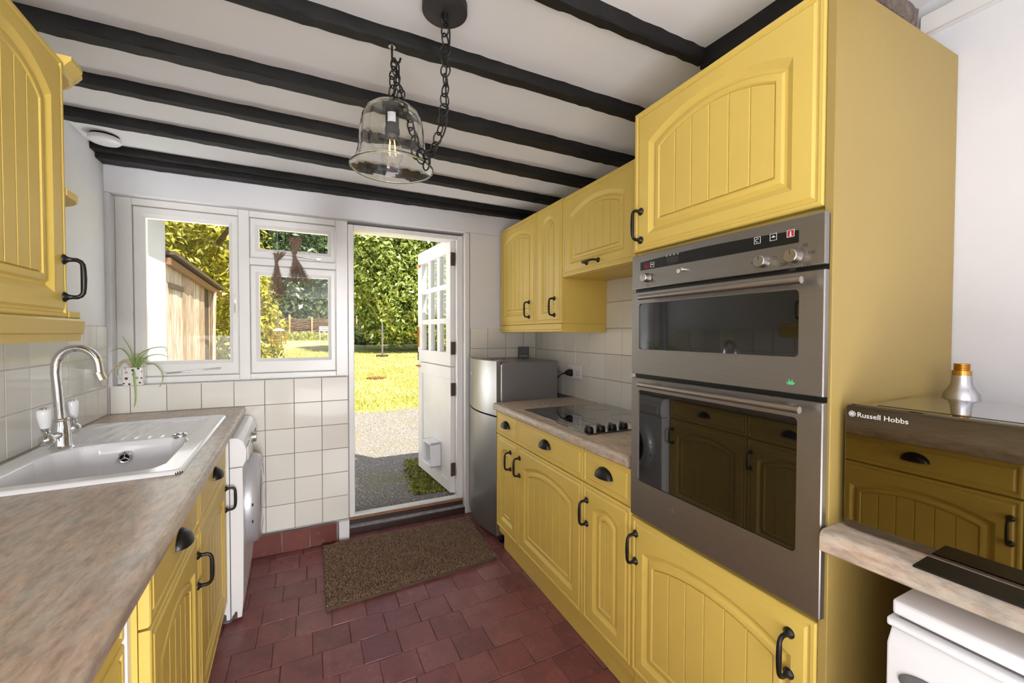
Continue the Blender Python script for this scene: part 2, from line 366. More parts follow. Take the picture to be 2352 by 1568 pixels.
# left run is turned 3.2 degrees against the room axes
LA = math.radians(3.2); LM = Matrix.Translation((-0.989, 2.80, 0)) @ Matrix.Rotation(LA, 4, 'Z')
def FR(a, y0, z0): return frame((a, y0, z0), (0, -1, 0), (0, 0, 1), (-1, 0, 0))
def FL(lx, ly, z0): return LM @ frame((lx, ly, z0), (0, 1, 0), (0, 0, 1), (1, 0, 0))
def FB(x0, y, z0): return frame((x0, y, z0), (1, 0, 0), (0, 0, 1), (0, -1, 0))
def text(body, size, mat, parent, xf, name='lettering', extrude=0.0004, align='LEFT', **tags):
    cu = bpy.data.curves.new(name, 'FONT'); cu.body = body; cu.size = size; cu.extrude = extrude; cu.align_x = align; cu.resolution_u = 3
    t = bpy.data.objects.new(name, cu); COL.objects.link(t)
    me = bpy.data.meshes.new_from_object(t.evaluated_get(bpy.context.evaluated_depsgraph_get()))
    bpy.data.objects.remove(t); me.transform(xf); me.materials.clear()
    return place(name, me, mat, parent, None, True, **tags)

# ================================================================ STRUCTURE
CZ = 2.22
fl = MB().box(-1.9, 1.7, -6.6, 2.9, -0.12, -0.0045).build('floor', 'floor_grout', kind='structure')
def bev_tile(w, h, t, b=0.0018, jit=0.0):
    m = MB(); j = lambda: random.uniform(-jit, jit)
    q = [(0 + j(), 0 + j()), (w + j(), 0 + j()), (w + j(), h + j()), (0 + j(), h + j())]
    m.loft([[(x, y, 0) for x, y in q], [(x, y, t - b) for x, y in q],
            [(min(max(x, b), w - b), min(max(y, b), h - b), t) for x, y in q]], False, True)
    return m
_tc = {}
def tile_mesh(w, h, t, key='tile', jit=0.0, var=0):
    k = (key, round(w, 4), round(h, 4), t, var)
    if k not in _tc: _tc[k] = bev_tile(w, h, t, 0.0018, jit).mesh(key)
    return _tc[k]
def put_tile(name, me, mat, parent, xf):
    o = bpy.data.objects.new(name, me); COL.objects.link(o)
    if not me.materials: me.materials.append(M[mat])
    setw(o, xf, parent); return o
# floor tiles, brick bond in courses that run across the room
fm = Matrix.Translation((0, 1.966, 0)) @ Matrix.Rotation(math.radians(1.2), 4, 'Z')
for k in range(-6, 10):
    off = {0: 0.04, 1: 0.103, 2: 0.0, 3: 0.071}.get(k % 4) + random.uniform(-0.02, 0.02)
    for i in range(-6, 8):
        x = i * 0.1475 + off; y = -k * 0.1445
        if x < -0.66 or x > 1.06: continue
        wv = random.randrange(4); me = tile_mesh(0.1460, 0.1430, 0.012, 'floor_tile', 0.0010, wv)
        put_tile('floor_tile', me, 'quarry', fl, fm @ Matrix.Translation((x, y, -0.0115 + random.uniform(-0.0012, 0.0010))) @
                 Matrix.Rotation(random.uniform(-.006, .006), 4, 'X') @ Matrix.Rotation(random.uniform(-.006, .006), 4, 'Y') @ Matrix.Rotation(random.uniform(-.008, .008), 4, 'Z'))
wb = MB()
for b in ((-1.3, 1.75, 2.804, 3.02, 2.03, 2.52), (-1.3, -0.974, 2.804, 3.02, -0.2, 2.03), (-0.974, 0.167, 2.804, 3.02, -0.2, 1.02), (0.987, 1.75, 2.804, 3.02, -0.2, 2.03)): wb.box(*b)
wb.box(0.950, 0.987, 2.872, 3.02, -0.2, 2.03).box(-0.974, 0.987, 2.964, 3.02, 2.0, 2.029)
wback = wb.build('wall_back', 'wall', bevel=0.006, seg=2, kind='structure')
wl = MB().box(-0.14, -0.006, -3.25, 0.35, -0.2, 2.5).build('wall_left', 'wall', xf=LM, kind='structure')
wr = MB().box(1.5325, 1.7, -6.6, 3.0, -0.2, 2.5).build('wall_right', 'wall', kind='structure')
MB().box(-1.9, 1.7, -6.7, -6.55, -0.2, 2.5).box(-1.9, -1.75, -6.55, -0.3, -0.2, 2.5).box(-1.9, -0.9, -0.42, -0.30, -0.2, 2.5).box(0.72, 1.54, -1.75, -1.65, -0.2, 2.5).build('wall_front', 'wall', kind='structure')  # last box: unseen return added to keep fill light off the end panel
ceil = MB().box(-1.9, 1.7, -6.6, 2.81, CZ, CZ + 0.1).build('ceiling', 'ceiling', kind='structure')
MB().box(-2.2, 2.6, -6.9, 3.06, 2.52, 2.60).build('roof', 'roof_tile', kind='structure')
# grout beds and wall tiles
MB().box(-0.985, 0.164, 2.8005, 2.8035, 0.118, 1.0235).build('grout_bed', 'grout_dark', wback)
MB().box(0.988, 1.526, 2.8005, 2.8035, 0.7, 1.340).build('grout_bed', 'grout', wback)
def tiles(parent, xf, us, vs, skip=None, name='tile'):
    for i in range(len(us) - 1):
        for j in range(len(vs) - 1):
            if skip and skip(0.5 * (us[i] + us[i + 1]), 0.5 * (vs[j] + vs[j + 1])): continue
            g = 0.0013; me = tile_mesh(us[i + 1] - us[i] - 2 * g, vs[j + 1] - vs[j] - 2 * g, 0.006)
            put_tile(name, me, 'tile', parent, xf @ Matrix.Translation((us[i] + g, vs[j] + g, random.uniform(0, .0004))) @
                     Matrix.Rotation(random.uniform(-.003, .003), 4, 'X') @ Matrix.Rotation(random.uniform(-.003, .003), 4, 'Y'))
bx = [-0.984, -0.9028] + [-0.7504 + 0.1524 * k for k in range(7)]
bz = [0.1199, 0.2723, 0.4247, 0.5771, 0.7295, 0.8819, 1.0265]
tiles(wback, FB(0, 2.8035, 0), bx, bz, lambda u, v: u < -0.45 and v < 0.8)
tiles(wback, FB(0, 2.8035, 0), [0.988, 1.122, 1.269, 1.416, 1.525], [0.897, 1.047, 1.196, 1.343])
MB().box(0, 0.0025, -2.6, -0.004, 0.86, 1.338).build('grout_bed', 'gloss_white', wl, xf=LM @ Matrix.Translation((-0.006, 0, 0)))
tiles(wl, FL(-0.005, 0, 0), [-0.135 - 0.147 * k for k in range(15, -1, -1)] + [-0.006], [0.884, 1.0286, 1.181, 1.339])
MB().box(1.5295, 1.532, 1.09, 2.795, 0.84, 1.70).build('grout_bed', 'grout', wr)
tiles(wr, FR(1.532, 0, 0), sorted([-(2.703 - 0.1505 * k) for k in range(0, 11)] + [-2.794]), [0.885 + 0.1507 * k for k in range(6)])
for k in range(len(bx) - 1):
    put_tile('sill_tile', tile_mesh(bx[k + 1] - bx[k] - 0.002, 0.075, 0.006, 'sill_tile'), 'tile', wback, Matrix.Translation((bx[k] + 0.001, 2.798, 1.0215)))
# red quarry skirting below the white tiles
bb = MB().box(-0.70, 0.098, 2.762, 2.803, -0.01, 0.112).build('baseboard_back', 'floor_grout', kind='structure')
x = -0.66
while x < 0.07:
    w = min(0.150, 0.099 - x)
    put_tile('skirting_tile', tile_mesh(w - 0.004, 0.118, 0.014, 'skirting_tile', 0.002, random.randrange(3)), 'quarry_skirt', bb, FB(x, 2.765, random.uniform(-.002, .003)) @ Matrix.Rotation(random.uniform(-.01, .01), 4, 'Z')); x += 0.151
MB().box(0.103, 0.166, 2.765, 2.86, -0.005, 0.118).build('trim_1', 'wall', bevel=0.006, seg=2, kind='structure')
# beams
def beam(y0a, y0b, y1a, y1b, zb, x0=-1.02, x1=1.53, mat='beam', top=CZ + 0.01):
    n = 70; loops = []
    for i in range(n + 1):
        t = i / n; X = x0 + (x1 - x0) * t; a = y0a + (y0b - y0a) * t; b = y1a + (y1b - y1a) * t; j = lambda s=0.0032: random.uniform(-s, s)
        loops.append([(X, a + j(), top), (X, a + j(), zb + 0.006 + j()), (X, a + 0.005 + j(), zb + j(.0015)), (X, b - 0.005 + j(), zb + j(.0015)), (X, b + j(), zb + 0.006 + j()), (X, b + j(), top)])
    return MB().loft(loops).build('beam', mat, ceil, smooth=True, ang=28)
beam(0.908, 0.935, 0.956, 0.968, 2.178, -1.2, 1.125)
beam(1.262, 1.288, 1.308, 1.336, 2.180)
beam(1.622, 1.652, 1.680, 1.728, 2.180)
beam(1.942, 1.995, 1.982, 2.078, 2.180)
beam(2.262, 2.370, 2.322, 2.440, 2.180)
beam(2.700, 2.742, 2.80, 2.806, 2.168); beam(2.640, 2.715, 2.71, 2.75, 2.190)
g = []
for i in range(13):
    y = 0.955 - 1.6 * i / 12; xx = 1.122 + 0.115 * i / 12
    g.append([(xx + random.uniform(-.003, .003), y, CZ + .01), (xx, y, 2.163), (xx + .12, y, 2.163), (xx + .12, y, CZ + .01)])
MB().loft(g).build('beam', 'beam', ceil)
beam(0.560, 0.570, 0.585, 0.60, 2.172, 1.24, 1.53, 'rough_wood')
MB().box(1.512, 1.533, -1.4, 0.56, 2.130, 2.185).build('trim_2', 'gloss_white', bevel=0.003, kind='structure')

# ---------------------------------------------------------------- window
YF = 2.86
win = MB()
for b in ((-0.974, -0.905, YF, 2.96, 1.030, 2.030), (-0.426, -0.371, YF, 2.96, 1.030, 2.030), (0.099, 0.170, YF, 2.96, 1.030, 2.030),
          (-0.905, -0.426, YF, 2.96, 1.992, 2.030), (-0.371, 0.099, YF, 2.96, 1.992, 2.030), (-0.905, -0.426, YF, 2.96, 1.030, 1.064), (-0.371, 0.099, YF, 2.96, 1.030, 1.064), (-0.371, 0.099, YF, 2.96, 1.712, 1.754)): win.box(*b)
window = thing('window_1', (-0.4, 2.9, 1.03), kind='structure')
win.build('window_frame', 'gloss_white', window, bevel=0.003)
def sash(name, x0, x1, z0, z1, gx0, gx1, gz0, gz1):
    yo = YF + 0.005; m = MB()
    lp = lambda a, b, c, d, y: [(a, y, c), (b, y, c), (b, y, d), (a, y, d)]
    m.loft([lp(x0, x1, z0, z1, yo + .045), lp(x0, x1, z0, z1, yo + .006), lp(x0 + .006, x1 - .006, z0 + .006, z1 - .006, yo),
            lp(gx0 - .018, gx1 + .018, gz0 - .018, gz1 + .018, yo), lp(gx0 - .012, gx1 + .012, gz0 - .012, gz1 + .012, yo + .006),
            lp(gx0, gx1, gz0, gz1, yo + .014), lp(gx0, gx1, gz0, gz1, yo + .045)], False, False)
    o = m.build(name, 'gloss_white', window, smooth=True, ang=20)
    MB().box(gx0 - .004, gx1 + .004, yo + .024, yo + .028, gz0 - .004, gz1 + .004).build('pane', 'pane', o)
    return o
s1 = sash('casement', -0.903, -0.428, 1.066, 1.990, -0.853, -0.474, 1.150, 1.934)
s2 = sash('casement', -0.369, 0.097, 1.066, 1.710, -0.324, 0.053, 1.153, 1.654)
s3 = sash('top_light', -0.369, 0.097, 1.756, 1.990, -0.324, 0.053, 1.812, 1.935)
def stay(sh, x0, z0, x1, z1, y):
    m = MB().tube([(x0, y, z0), (x0 + .3 * (x1 - x0), y - .008, z0 + .25 * (z1 - z0)), (x0 + .7 * (x1 - x0), y - .006, z0 + .72 * (z1 - z0)), (x1, y - .01, z1)], [.0035, .004, .0032, .0045], 6)
    m.box(x0 - .012, x0 + .012, y - .006, y + .008, z0 - .006, z0 + .006).build('window_stay', 'satin', sh)
stay(s1, -0.775, 1.082, -0.515, 1.104, 2.853); stay(s3, 0.0, 1.768, -0.255, 1.790, 2.853)
MB().box(-0.452, -0.440, 2.855, 2.866, 1.425, 1.530).box(-0.450, -0.442, 2.840, 2.862, 1.480, 1.500).tube([(-.446, 2.845, 1.495), (-.446, 2.843, 1.43)], .004, 6).build('latch', 'satin', s1)

# ---------------------------------------------------------------- door frame, step, stable door
door = thing('door_1', (0.55, 2.9, 0.1), kind='structure')
MB().box(0.171, 0.207, YF - .004, 2.99, 0.10, 2.012).box(0.906, 0.950, YF - .004, 2.99, 0.10, 2.012).box(0.207, 0.906, YF - .004, 2.99, 1.981, 2.012).box(0.950, 0.984, 2.806, 2.868, 0.0, 2.028).build('door_frame', 'gloss_white', door, bevel=0.004, seg=2)
MB().box(0.171, 0.95, 2.86, 2.90, 0.079, 0.095).build('door_sill', 'bare_wood', door)
MB().box(0.171, 0.95, 2.861, 2.900, 0.0955, 0.112).build('weather_strip', 'gloss_white', door, bevel=.002)
st = thing('trim_3', (0.55, 2.84, 0), kind='structure')
MB().box(0.166, 0.952, 2.812, 2.90, -0.01, 0.044).build('step_block', 'step', st, bevel=.004, seg=2)
MB().box(0.168, 0.950, 2.815, 2.8615, 0.0445, 0.048).build('step_tread', 'step_top', st, bevel=.002)
MB().box(0.168, 0.950, 2.862, 2.90, 0.0445, 0.0785).build('step_riser', 'step', st)
HH = Vector((0.871, 2.909)); EE = Vector((0.798, 3.600)); _d = (EE - HH).normalized()
DM = frame((HH.x, HH.y, 0), (_d.x, _d.y, 0), (0, 0, 1), (-_d.y, _d.x, 0))   # u along leaf, v up, w towards the room (-X)
LW, T = 0.735, 0.042
def dz(z): return 1.3065 + (z - 1.3065) * 1.03
up = MB(); cols = [(0.085, 0.222), (0.281, 0.421), (0.482, 0.628)]; rows = [(dz(1.168), dz(1.378)), (dz(1.418), dz(1.628)), (dz(1.668), dz(1.882))]
z0, z1 = dz(1.071), dz(1.985)
up.box(0, LW, z0, rows[0][0], -T, 0).box(0, LW, rows[2][1], z1, -T, 0).box(0, cols[0][0], rows[0][0], rows[2][1], -T, 0).box(cols[2][1], LW, rows[0][0], rows[2][1], -T, 0)
for a in (0, 1):
    up.box(cols[a][1], cols[a + 1][0], rows[0][0], rows[2][1], -T, -0.004)
    for c in cols: up.box(c[0], c[1], rows[a][1], rows[a + 1][0], -T, -0.004)
upper = up.build('upper_leaf', 'gloss_white', door, xf=DM, bevel=.002)
for c in cols:
    for r in rows: MB().box(c[0] - .003, c[1] + .003, r[0] - .003, r[1] + .003, -T / 2 - .002, -T / 2 + .002).build('pane', 'pane', upper, xf=DM)
lz0, lz1 = dz(0.160), dz(1.063); lo = MB()
lo.box(0, LW, lz0, dz(0.24), -T, 0).box(0, LW, dz(0.975), lz1, -T, 0).box(0, 0.082, dz(.24), dz(.975), -T, 0).box(0.640, LW, dz(.24), dz(.975), -T, 0).box(.082, .64, dz(.24), dz(.975), -T + .012, -.012)
lower = lo.build('lower_leaf', 'gloss_white', door, xf=DM, bevel=.003, seg=2)
cf = MB(); u0, u1, v0, v1 = 0.215, 0.415, dz(0.29), dz(0.475)
for b in ((u0, u1, v1 - .02, v1), (u0, u1, v0, v0 + .018), (u0, u0 + .018, v0, v1), (u1 - .018, u1, v0, v1)): cf.box(*b, -.011, 0.075)
flap = cf.build('cat_flap', 'plastic_white', door, xf=DM, bevel=.006, seg=2)
MB().box(u0 + .02, u1 - .02, v0 + .02, v1 - .022, .012, .016).build('flap', 'shade_glass', flap, xf=DM)
for z in (1.834, 1.20): MB().box(-.012, -.001, dz(z) - .047, dz(z) + .047, -T + .002, -.002).tube([(-.014, dz(z) - .047, -.004), (-.014, dz(z) + .047, -.004)], .006, 8).build('hinge', 'rust', upper, xf=DM)
for z in (0.905, 0.33): MB().box(-.012, -.001, dz(z) - .047, dz(z) + .047, -T + .002, -.002).tube([(-.014, dz(z) - .047, -.004), (-.014, dz(z) + .047, -.004)], .006, 8).build('hinge', 'rust', lower, xf=DM)
MB().box(.665, .733, dz(1.862), dz(1.882), .001, .012).tube([(.655, dz(1.872), .008), (.74, dz(1.872), .008)], .005, 8).build('bolt', 'brass', upper, xf=DM)
MB().box(.695, .733, dz(1.19), dz(1.36), .001, .006).tube([(.715, dz(1.30), .005), (.715, dz(1.30), .045), (.66, dz(1.30), .048)], .007, 8).build('door_handle', 'brass', upper, xf=DM)
MB().box(.665, .735, dz(1.02), dz(1.035), .001, .012).tube([(.655, dz(1.027), .008), (.75, dz(1.027), .012)], .006, 8).build('bolt', 'brass', lower, xf=DM)
MB().box(.72, .737, dz(1.075), dz(1.15), -.006, .004).build('latch_plate', 'rust', upper, xf=DM)

# ================================================================ CABINETS
def pull_mesh():
    m = MB(); L = 0.047
    for s in (-1, 1): m.lathe([(0.0125, 0), (0.0125, .0025), (.0085, .006), (.0055, .011), (.005, .014)], (0, 0, 0) if 0 else (0, 0, 0), 12)
    m = MB()
    def rose(v):
        prof = [(0.0125, 0), (0.0125, .0025), (.0095, .005), (.006, .010), (.0052, .016)]
        m.loft([[(r * math.cos(2 * PI * k / 14), v + r * math.sin(2 * PI * k / 14), h) for k in range(14)] for r, h in prof])
    rose(-L); rose(L)
    pts = [(0, -L, .012), (0, -L, .024), (0, -L + .004, .031), (0, -L + .011, .035), (0, -L * .5, .036), (0, 0, .0365), (0, L * .5, .036), (0, L - .011, .035), (0, L - .004, .031), (0, L, .024), (0, L, .012)]
    m.tube(pts, [.0052, .0052, .0052, .0052, .0058, .0062, .0058, .0052, .0052, .0052, .0052], 9)
    return m.mesh('pull_handle', smooth=True, ang=50)
def cup_mesh():
    m = MB(); a, b, c = .044, .034, .026; nt, nf = 16, 7; vs = []; fs = []
    for i in range(nt + 1):
        th = PI * i / nt
        for j in range(nf + 1):
            ph = (PI / 2) * j / nf
            vs.append((a * math.cos(th), b * math.sin(th) * math.sin(ph) - .014, c * math.sin(th) ** 0.8 * math.cos(ph) + .0015))
    for i in range(nt):
        for j in range(nf): q = i * (nf + 1) + j; fs.append((q, q + 1, q + nf + 2, q + nf + 1))
    m.add(vs, fs)
    rim = [((a + .004) * math.cos(PI * i / 16), (b + .004) * math.sin(PI * i / 16) - .014) for i in range(17)]
    m2 = MB(); me = m.mesh('cup_shell', smooth=True, ang=60, solid=-.0022)
    bm = bmesh.new(); bm.from_mesh(me); t = MB().prism(rim, 0, .003).mesh('t'); bm.from_mesh(t)
    me2 = bpy.data.meshes.new('cup_handle'); bm.to_mesh(me2); bm.free()
    for p in me2.polygons: p.use_smooth = True
    me2.set_sharp_from_angle(angle=math.radians(50)); return me2
PULL, CUP = pull_mesh(), cup_mesh()
def handle(parent, xf, rot=0, cup=False):
    me = CUP if cup else PULL
    return place('cup_handle' if cup else 'pull_handle', me, 'black_iron', parent, xf @ Matrix.Rotation(rot, 4, 'Z'))
def arch_loop(x0, x1, y0, ys, ya, n=14):
    """bottom left, bottom right, then over the arch from right to left"""
    pts = [(x0, y0), (x1, y0)]; mid = (x0 + x1) / 2; hw = (x1 - x0) / 2; rise = max(ya - ys, 1e-4)
    R = (hw * hw + rise * rise) / (2 * rise); cy = ya - R
    for i in range(n + 1):
        x = x1 - (x1 - x0) * i / n; pts.append((x, cy + math.sqrt(max(R * R - (x - mid) ** 2, 0))))
    return pts
def door_mb(w, h, mx, mb, mt, rise, boards, t=0.02, drawer=False):
    m = MB(); n = 14
    def rect(i): return [(i, i), (w - i, i)] + [(w - i - (w - 2 * i) * k / n, h - i) for k in range(n + 1)]
    L3 = lambda pts, z: [(x, y, z) for x, y in pts]
    loops = [L3(rect(0), 0), L3(rect(0), t - .006), L3(rect(.0015), t - .0025), L3(rect(.005), t - .0005), L3(rect(.012), t - .0005),
             L3(rect(.0145), t - .0045), L3(rect(.0195), t - .0045), L3(rect(.025), t)]
    if drawer:
        m.loft(loops, True, True); return m
    def ar(o):
        return arch_loop(mx + o, w - mx - o, mb + o, h - mt - rise - o * .75, h - mt - o, n)
    loops += [L3(ar(0), t), L3(ar(.016), t - .010), L3(ar(.022), t - .010), L3(ar(.027), t - .0045), L3(ar(.034), t - .003), L3(ar(.040), t - .0035), L3(ar(.045), t - .0095)]
    m.loft(loops, True, True)
    F = ar(.0455); x0, x1 = F[0][0], F[1][0]; yb = F[0][1]
    arc = F[2:][::-1]
    def top(x):
        for a, b in zip(arc[:-1], arc[1:]):
            if a[0] - 1e-6 <= x <= b[0] + 1e-6: return a[1] + (b[1] - a[1]) * (x - a[0]) / max(b[0] - a[0], 1e-6)
        return arc[-1][1]
    g = .0016
    for k in range(boards):
        a = x0 + (x1 - x0) * k / boards + (g if k else 0); b = x0 + (x1 - x0) * (k + 1) / boards - (g if k < boards - 1 else 0)
        xs = [b, (b * 2 + a) / 3, (b + 2 * a) / 3, a]
        p = [(a, yb), (b, yb)] + [(x, top(x)) for x in xs]; q = [(min(max(x, a + .001), b - .001), y) for x, y in p]
        m.loft([L3(p, t - .0098), L3(p, t - .0070), L3(q, t - .0058)], False, True)
    return m
def door_part(parent, xf, w, h, boards, hx=None, hy=None, mx=.066, mb=.060, mt=.062, rise=.05, rot=0):
    o = door_mb(w, h, mx, mb, mt, rise, boards).build('cabinet_door', 'yellow', parent, xf=xf, smooth=True, ang=24)
    if hx is not None: handle(o, xf @ Matrix.Translation((hx, hy, .02)), rot)
    return o
def drawer_part(parent, xf, w, h, hx=None, hy=None):
    o = door_mb(w, h, 0, 0, 0, 0, 0, drawer=True).build('drawer', 'yellow', parent, xf=xf, smooth=True, ang=24)
    handle(o, xf @ Matrix.Translation((w / 2 if hx is None else hx, h / 2 + .008 if hy is None else hy, .02)), cup=True); return o
A = 0.966
def base_unit(y1, y2, boards, hx, label, mx, rise):
    w = y1 - y2; e = thing('base_cabinet', ((A + 1.526) / 2, (y1 + y2) / 2, 0.15), label, 'cabinet', 'base cabinets under the hob worktop')
    MB().box(A + .0215, 1.525, y2 + .0005, y1 - .0005, 0.105, 0.846).build('body', 'yellow', e)
    drawer_part(e, FR(A + .02, y1 - .0015, 0.706), w - .003, 0.134)
    door_part(e, FR(A + .02, y1 - .0015, 0.150), w - .003, 0.552, boards, hx, 0.442, mx=mx, rise=rise); return e
base_unit(2.2685, 1.977, 2, 0.2015, 'narrow yellow base cabinet beside the silver fridge freezer', .066, .034)
base_unit(1.977, 1.372, 6, 0.015 + .010, 'wide yellow base cabinet under the black hob with arched door', .072, .045)
base_unit(1.372, 1.089, 2, 0.028, 'narrow yellow base cabinet between hob cabinet and oven tower', .066, .034)
MB().box(1.012, 1.030, 1.09, 2.252, 0.0, 0.1045).build('plinth', 'yellow', bevel=.001, label='long yellow plinth board along floor under right hand base cabinets', cat='plinth')
# oven tower
TY0, TY1, TZ = 0.487, 1.086, 2.043
tw = thing('oven_tower_cabinet', (1.25, 0.787, 0), 'tall yellow oven housing cabinet reaching almost to the ceiling', 'cabinet')
MB().box(A + .002, 1.531, TY0, TY0 + .018, 0.0, TZ).build('end_panel', 'yellow_panel', tw, bevel=.0015, label='plain dull yellow end panel with shade in its colour')
MB().box(A + .0215, 1.531, TY1 - .018, TY1, 0.0, TZ).build('side_panel', 'yellow', tw)
MB().box(A + .0215, 1.528, TY0 + .0185, TY1 - .0185, 0.10, 0.688).build('lower_box', 'yellow', tw)
MB().box(A + .0215, 1.528, TY0 + .0185, TY1 - .0185, 1.566, TZ).build('upper_box', 'yellow', tw)
MB().box(1.008, 1.025, TY0 + .019, TY1 - .0185, 0.0, 0.0995).build('plinth', 'yellow', tw)
door_part(tw, FR(A + .02, TY1 - .002, 1.578), .578, .463, 6, .034, .085, mx=.066, mb=.052, mt=.058, rise=.055)
o_ = door_part(tw, FR(A + .02, TY1 - .002, 0.150), .578, .532, 6, .021, .432, mx=.052, mb=.052, mt=.062, rise=.045)
handle(o_, FR(A + .02, TY1 - .002, 0.150) @ Matrix.Translation((.522, .428, .02)))
# right wall cabinets
WX = 1.215
def wall_unit(y1, y2, z0, z1, boards, label, hx, hy, mx, rise, pel, rot=0, close=False):
    w = y1 - y2; e = thing('wall_cabinet', ((WX + 1.526) / 2, (y1 + y2) / 2, z0), label, 'cabinet', 'yellow wall cabinets on the right')
    MB().box(WX + .0215, 1.5255, y2 + .0005, y1 - .0005, z0 + .0005, z1).build('body', 'yellow', e, bevel=.001)
    door_part(e, FR(WX + .02, y1 - .0015, z0 + .002), w - .003, z1 - z0 - .004, boards, hx, hy, mx=mx, rise=rise, rot=rot)
    if pel:
        prof = [(0, 0), (0, -.030), (.004, -.034), (.004, -.044), (.012, -.048), (.022, -.048), (.022, 0)]
        MB().loft([[(WX + p[0], y, z0 + p[1]) for p in prof] for y in (y2 + .0005, y1 - .0005)]).build('pelmet', 'yellow', e)
        if close: MB().box(WX + .0225, 1.52, y2 + .0005, y2 + .018, z0 - .048, z0 - .0005).build('pelmet_return', 'yellow', e)
    return e
wall_unit(2.785, 2.238, 1.362, 2.058, 5, 'yellow wall cabinet in the corner above the silver fridge freezer', .462, .095, .070, .045, True)
wall_unit(2.238, 1.934, 1.362, 2.056, 2, 'narrow yellow wall cabinet, middle of the right hand run', .225, .095, .075, .045, True, 0, True)
wall_unit(1.930, 1.350, 1.614, 2.052, 6, 'short yellow wall cabinet with flap door and sideways handle above hob', .275, .045, .072, .050, False, PI / 2)
MB().box(WX + .02, 1.5255, 1.09, 1.346, 1.62, 2.04).build('filler_cabinet', 'yellow', label='plain yellow filler box tucked behind oven tower beside the flap cabinet', cat='cabinet')
# worktops with rounded front edge
def worktop(name, pts_back_front, zt, label, thick=.040, xf=None):
    """profile swept between two ends; each end = (front point, back point)"""
    (fa, ba), (fb, bb2) = pts_back_front; m = MB(); loops = []
    prof = [(0, -thick), (0, -.006), (-.001, -.009)]
    def end(f, b):
        f, b = Vector(f), Vector(b); d = (b - f).normalized(); L = (b - f).length; out = []
        pr = [(.006, -thick), (.001, -thick + .004), (0, -thick + .010), (0, -.014), (.0015, -.008), (.005, -.003), (.012, 0), (L, 0), (L, -thick)]
        for s, z in pr: q = f + d * s; out.append((q.x, q.y, zt + z))
        return out
    m.loft([end(fa, ba), end(fb, bb2)]); return m.build(name, 'worktop', xf=xf, smooth=True, ang=40, label=label, cat='worktop')
worktop('worktop', (((0.944, 2.272), (1.529, 2.272)), ((0.944, 1.088), (1.529, 1.088))), 0.888, 'mottled stone worktop holding the black hob beside the fridge freezer')
worktop('worktop', (((0.934, 0.4865), (1.530, 0.4865)), ((0.985, -0.35), (1.530, -0.35))), 0.902, 'mottled stone worktop under the mirrored black microwave at right', .046)
# left run
worktop_l = None
LZ = 0.882
m = MB()
def lprof(y): return [(.592, y, LZ - .040), (.598, y, LZ - .036), (.600, y, LZ - .028), (.600, y, LZ - .012), (.5985, y, LZ - .006), (.594, y, LZ - .002), (.587, y, LZ)]
# the top has a cut-out for the sink: built from four slabs sharing one mesh
SX0, SX1, SY0, SY1 = .045, .525, -1.285, -.345
def slab(x0, x1, y0, y1, front):
    if front:
        m.loft([lprof(y0) + [(x0, y0, LZ), (x0, y0, LZ - .04)], lprof(y1) + [(x0, y1, LZ), (x0, y1, LZ - .04)]])
    else: m.box(x0, x1, y0, y1, LZ - .04, LZ)
slab(SX1, .6, -3.0, -.003, True); slab(.001, SX1, -3.0, SY0, False); slab(.001, SX1, SY1, -.003, False); slab(.001, SX0, SY0, SY1, False)
m.build('worktop', 'worktop', xf=LM, smooth=True, ang=40, label='long mottled stone worktop with the white ceramic sink set into it', cat='worktop')
DL = 0.556
def left_unit(y0, y1, boards, hx, hxc, label, dl=DL, side=None):
    w = y1 - y0; c = LM @ Vector((.3, (y0 + y1) / 2, .15)); e = thing('base_cabinet', c, label, 'cabinet', 'base cabinets under the sink worktop')
    MB().box(.02, dl - .0015, y0 + .0005, y1 - .0005, 0.105, 0.66).box(dl - .03, dl - .0015, y0 + .0005, y1 - .0005, 0.66, 0.838).build('body', 'yellow', e, xf=LM)
    drawer_part(e, FL(dl, y0 + .0015, 0.706), w - .003, 0.128, hxc)
    door_part(e, FL(dl, y0 + .0015, 0.110), w - .003, 0.590, boards, hx, 0.470, rise=.045)
    return e
left_unit(-1.277, -.672, 6, .575, None, 'wide yellow base cabinet between washing machine and its narrower twin')
left_unit(-1.778, -1.279, 5, .468, None, 'narrower yellow base cabinet under sink, far side of the white filler strip', DL)
left_unit(-2.398, -1.798, 6, .030, None, 'yellow base cabinet beside white filler strip, front set slightly back', DL - .034)
left_unit(-2.90, -2.40, 5, .030, None, 'yellow base cabinet at near end of the sink worktop, mostly out of view', DL - .034)
MB().box(.03, DL - .0115, -1.7965, -1.7795, 0.0, 0.838).build('filler_strip', 'plastic_white', xf=LM, label='white filler strip between two yellow base cabinets under sink worktop', cat='filler')
MB().box(.49, .505, -2.9, -.675, 0.0, 0.104).build('plinth', 'yellow', xf=LM, label='yellow plinth board along floor under left hand base cabinets', cat='plinth')
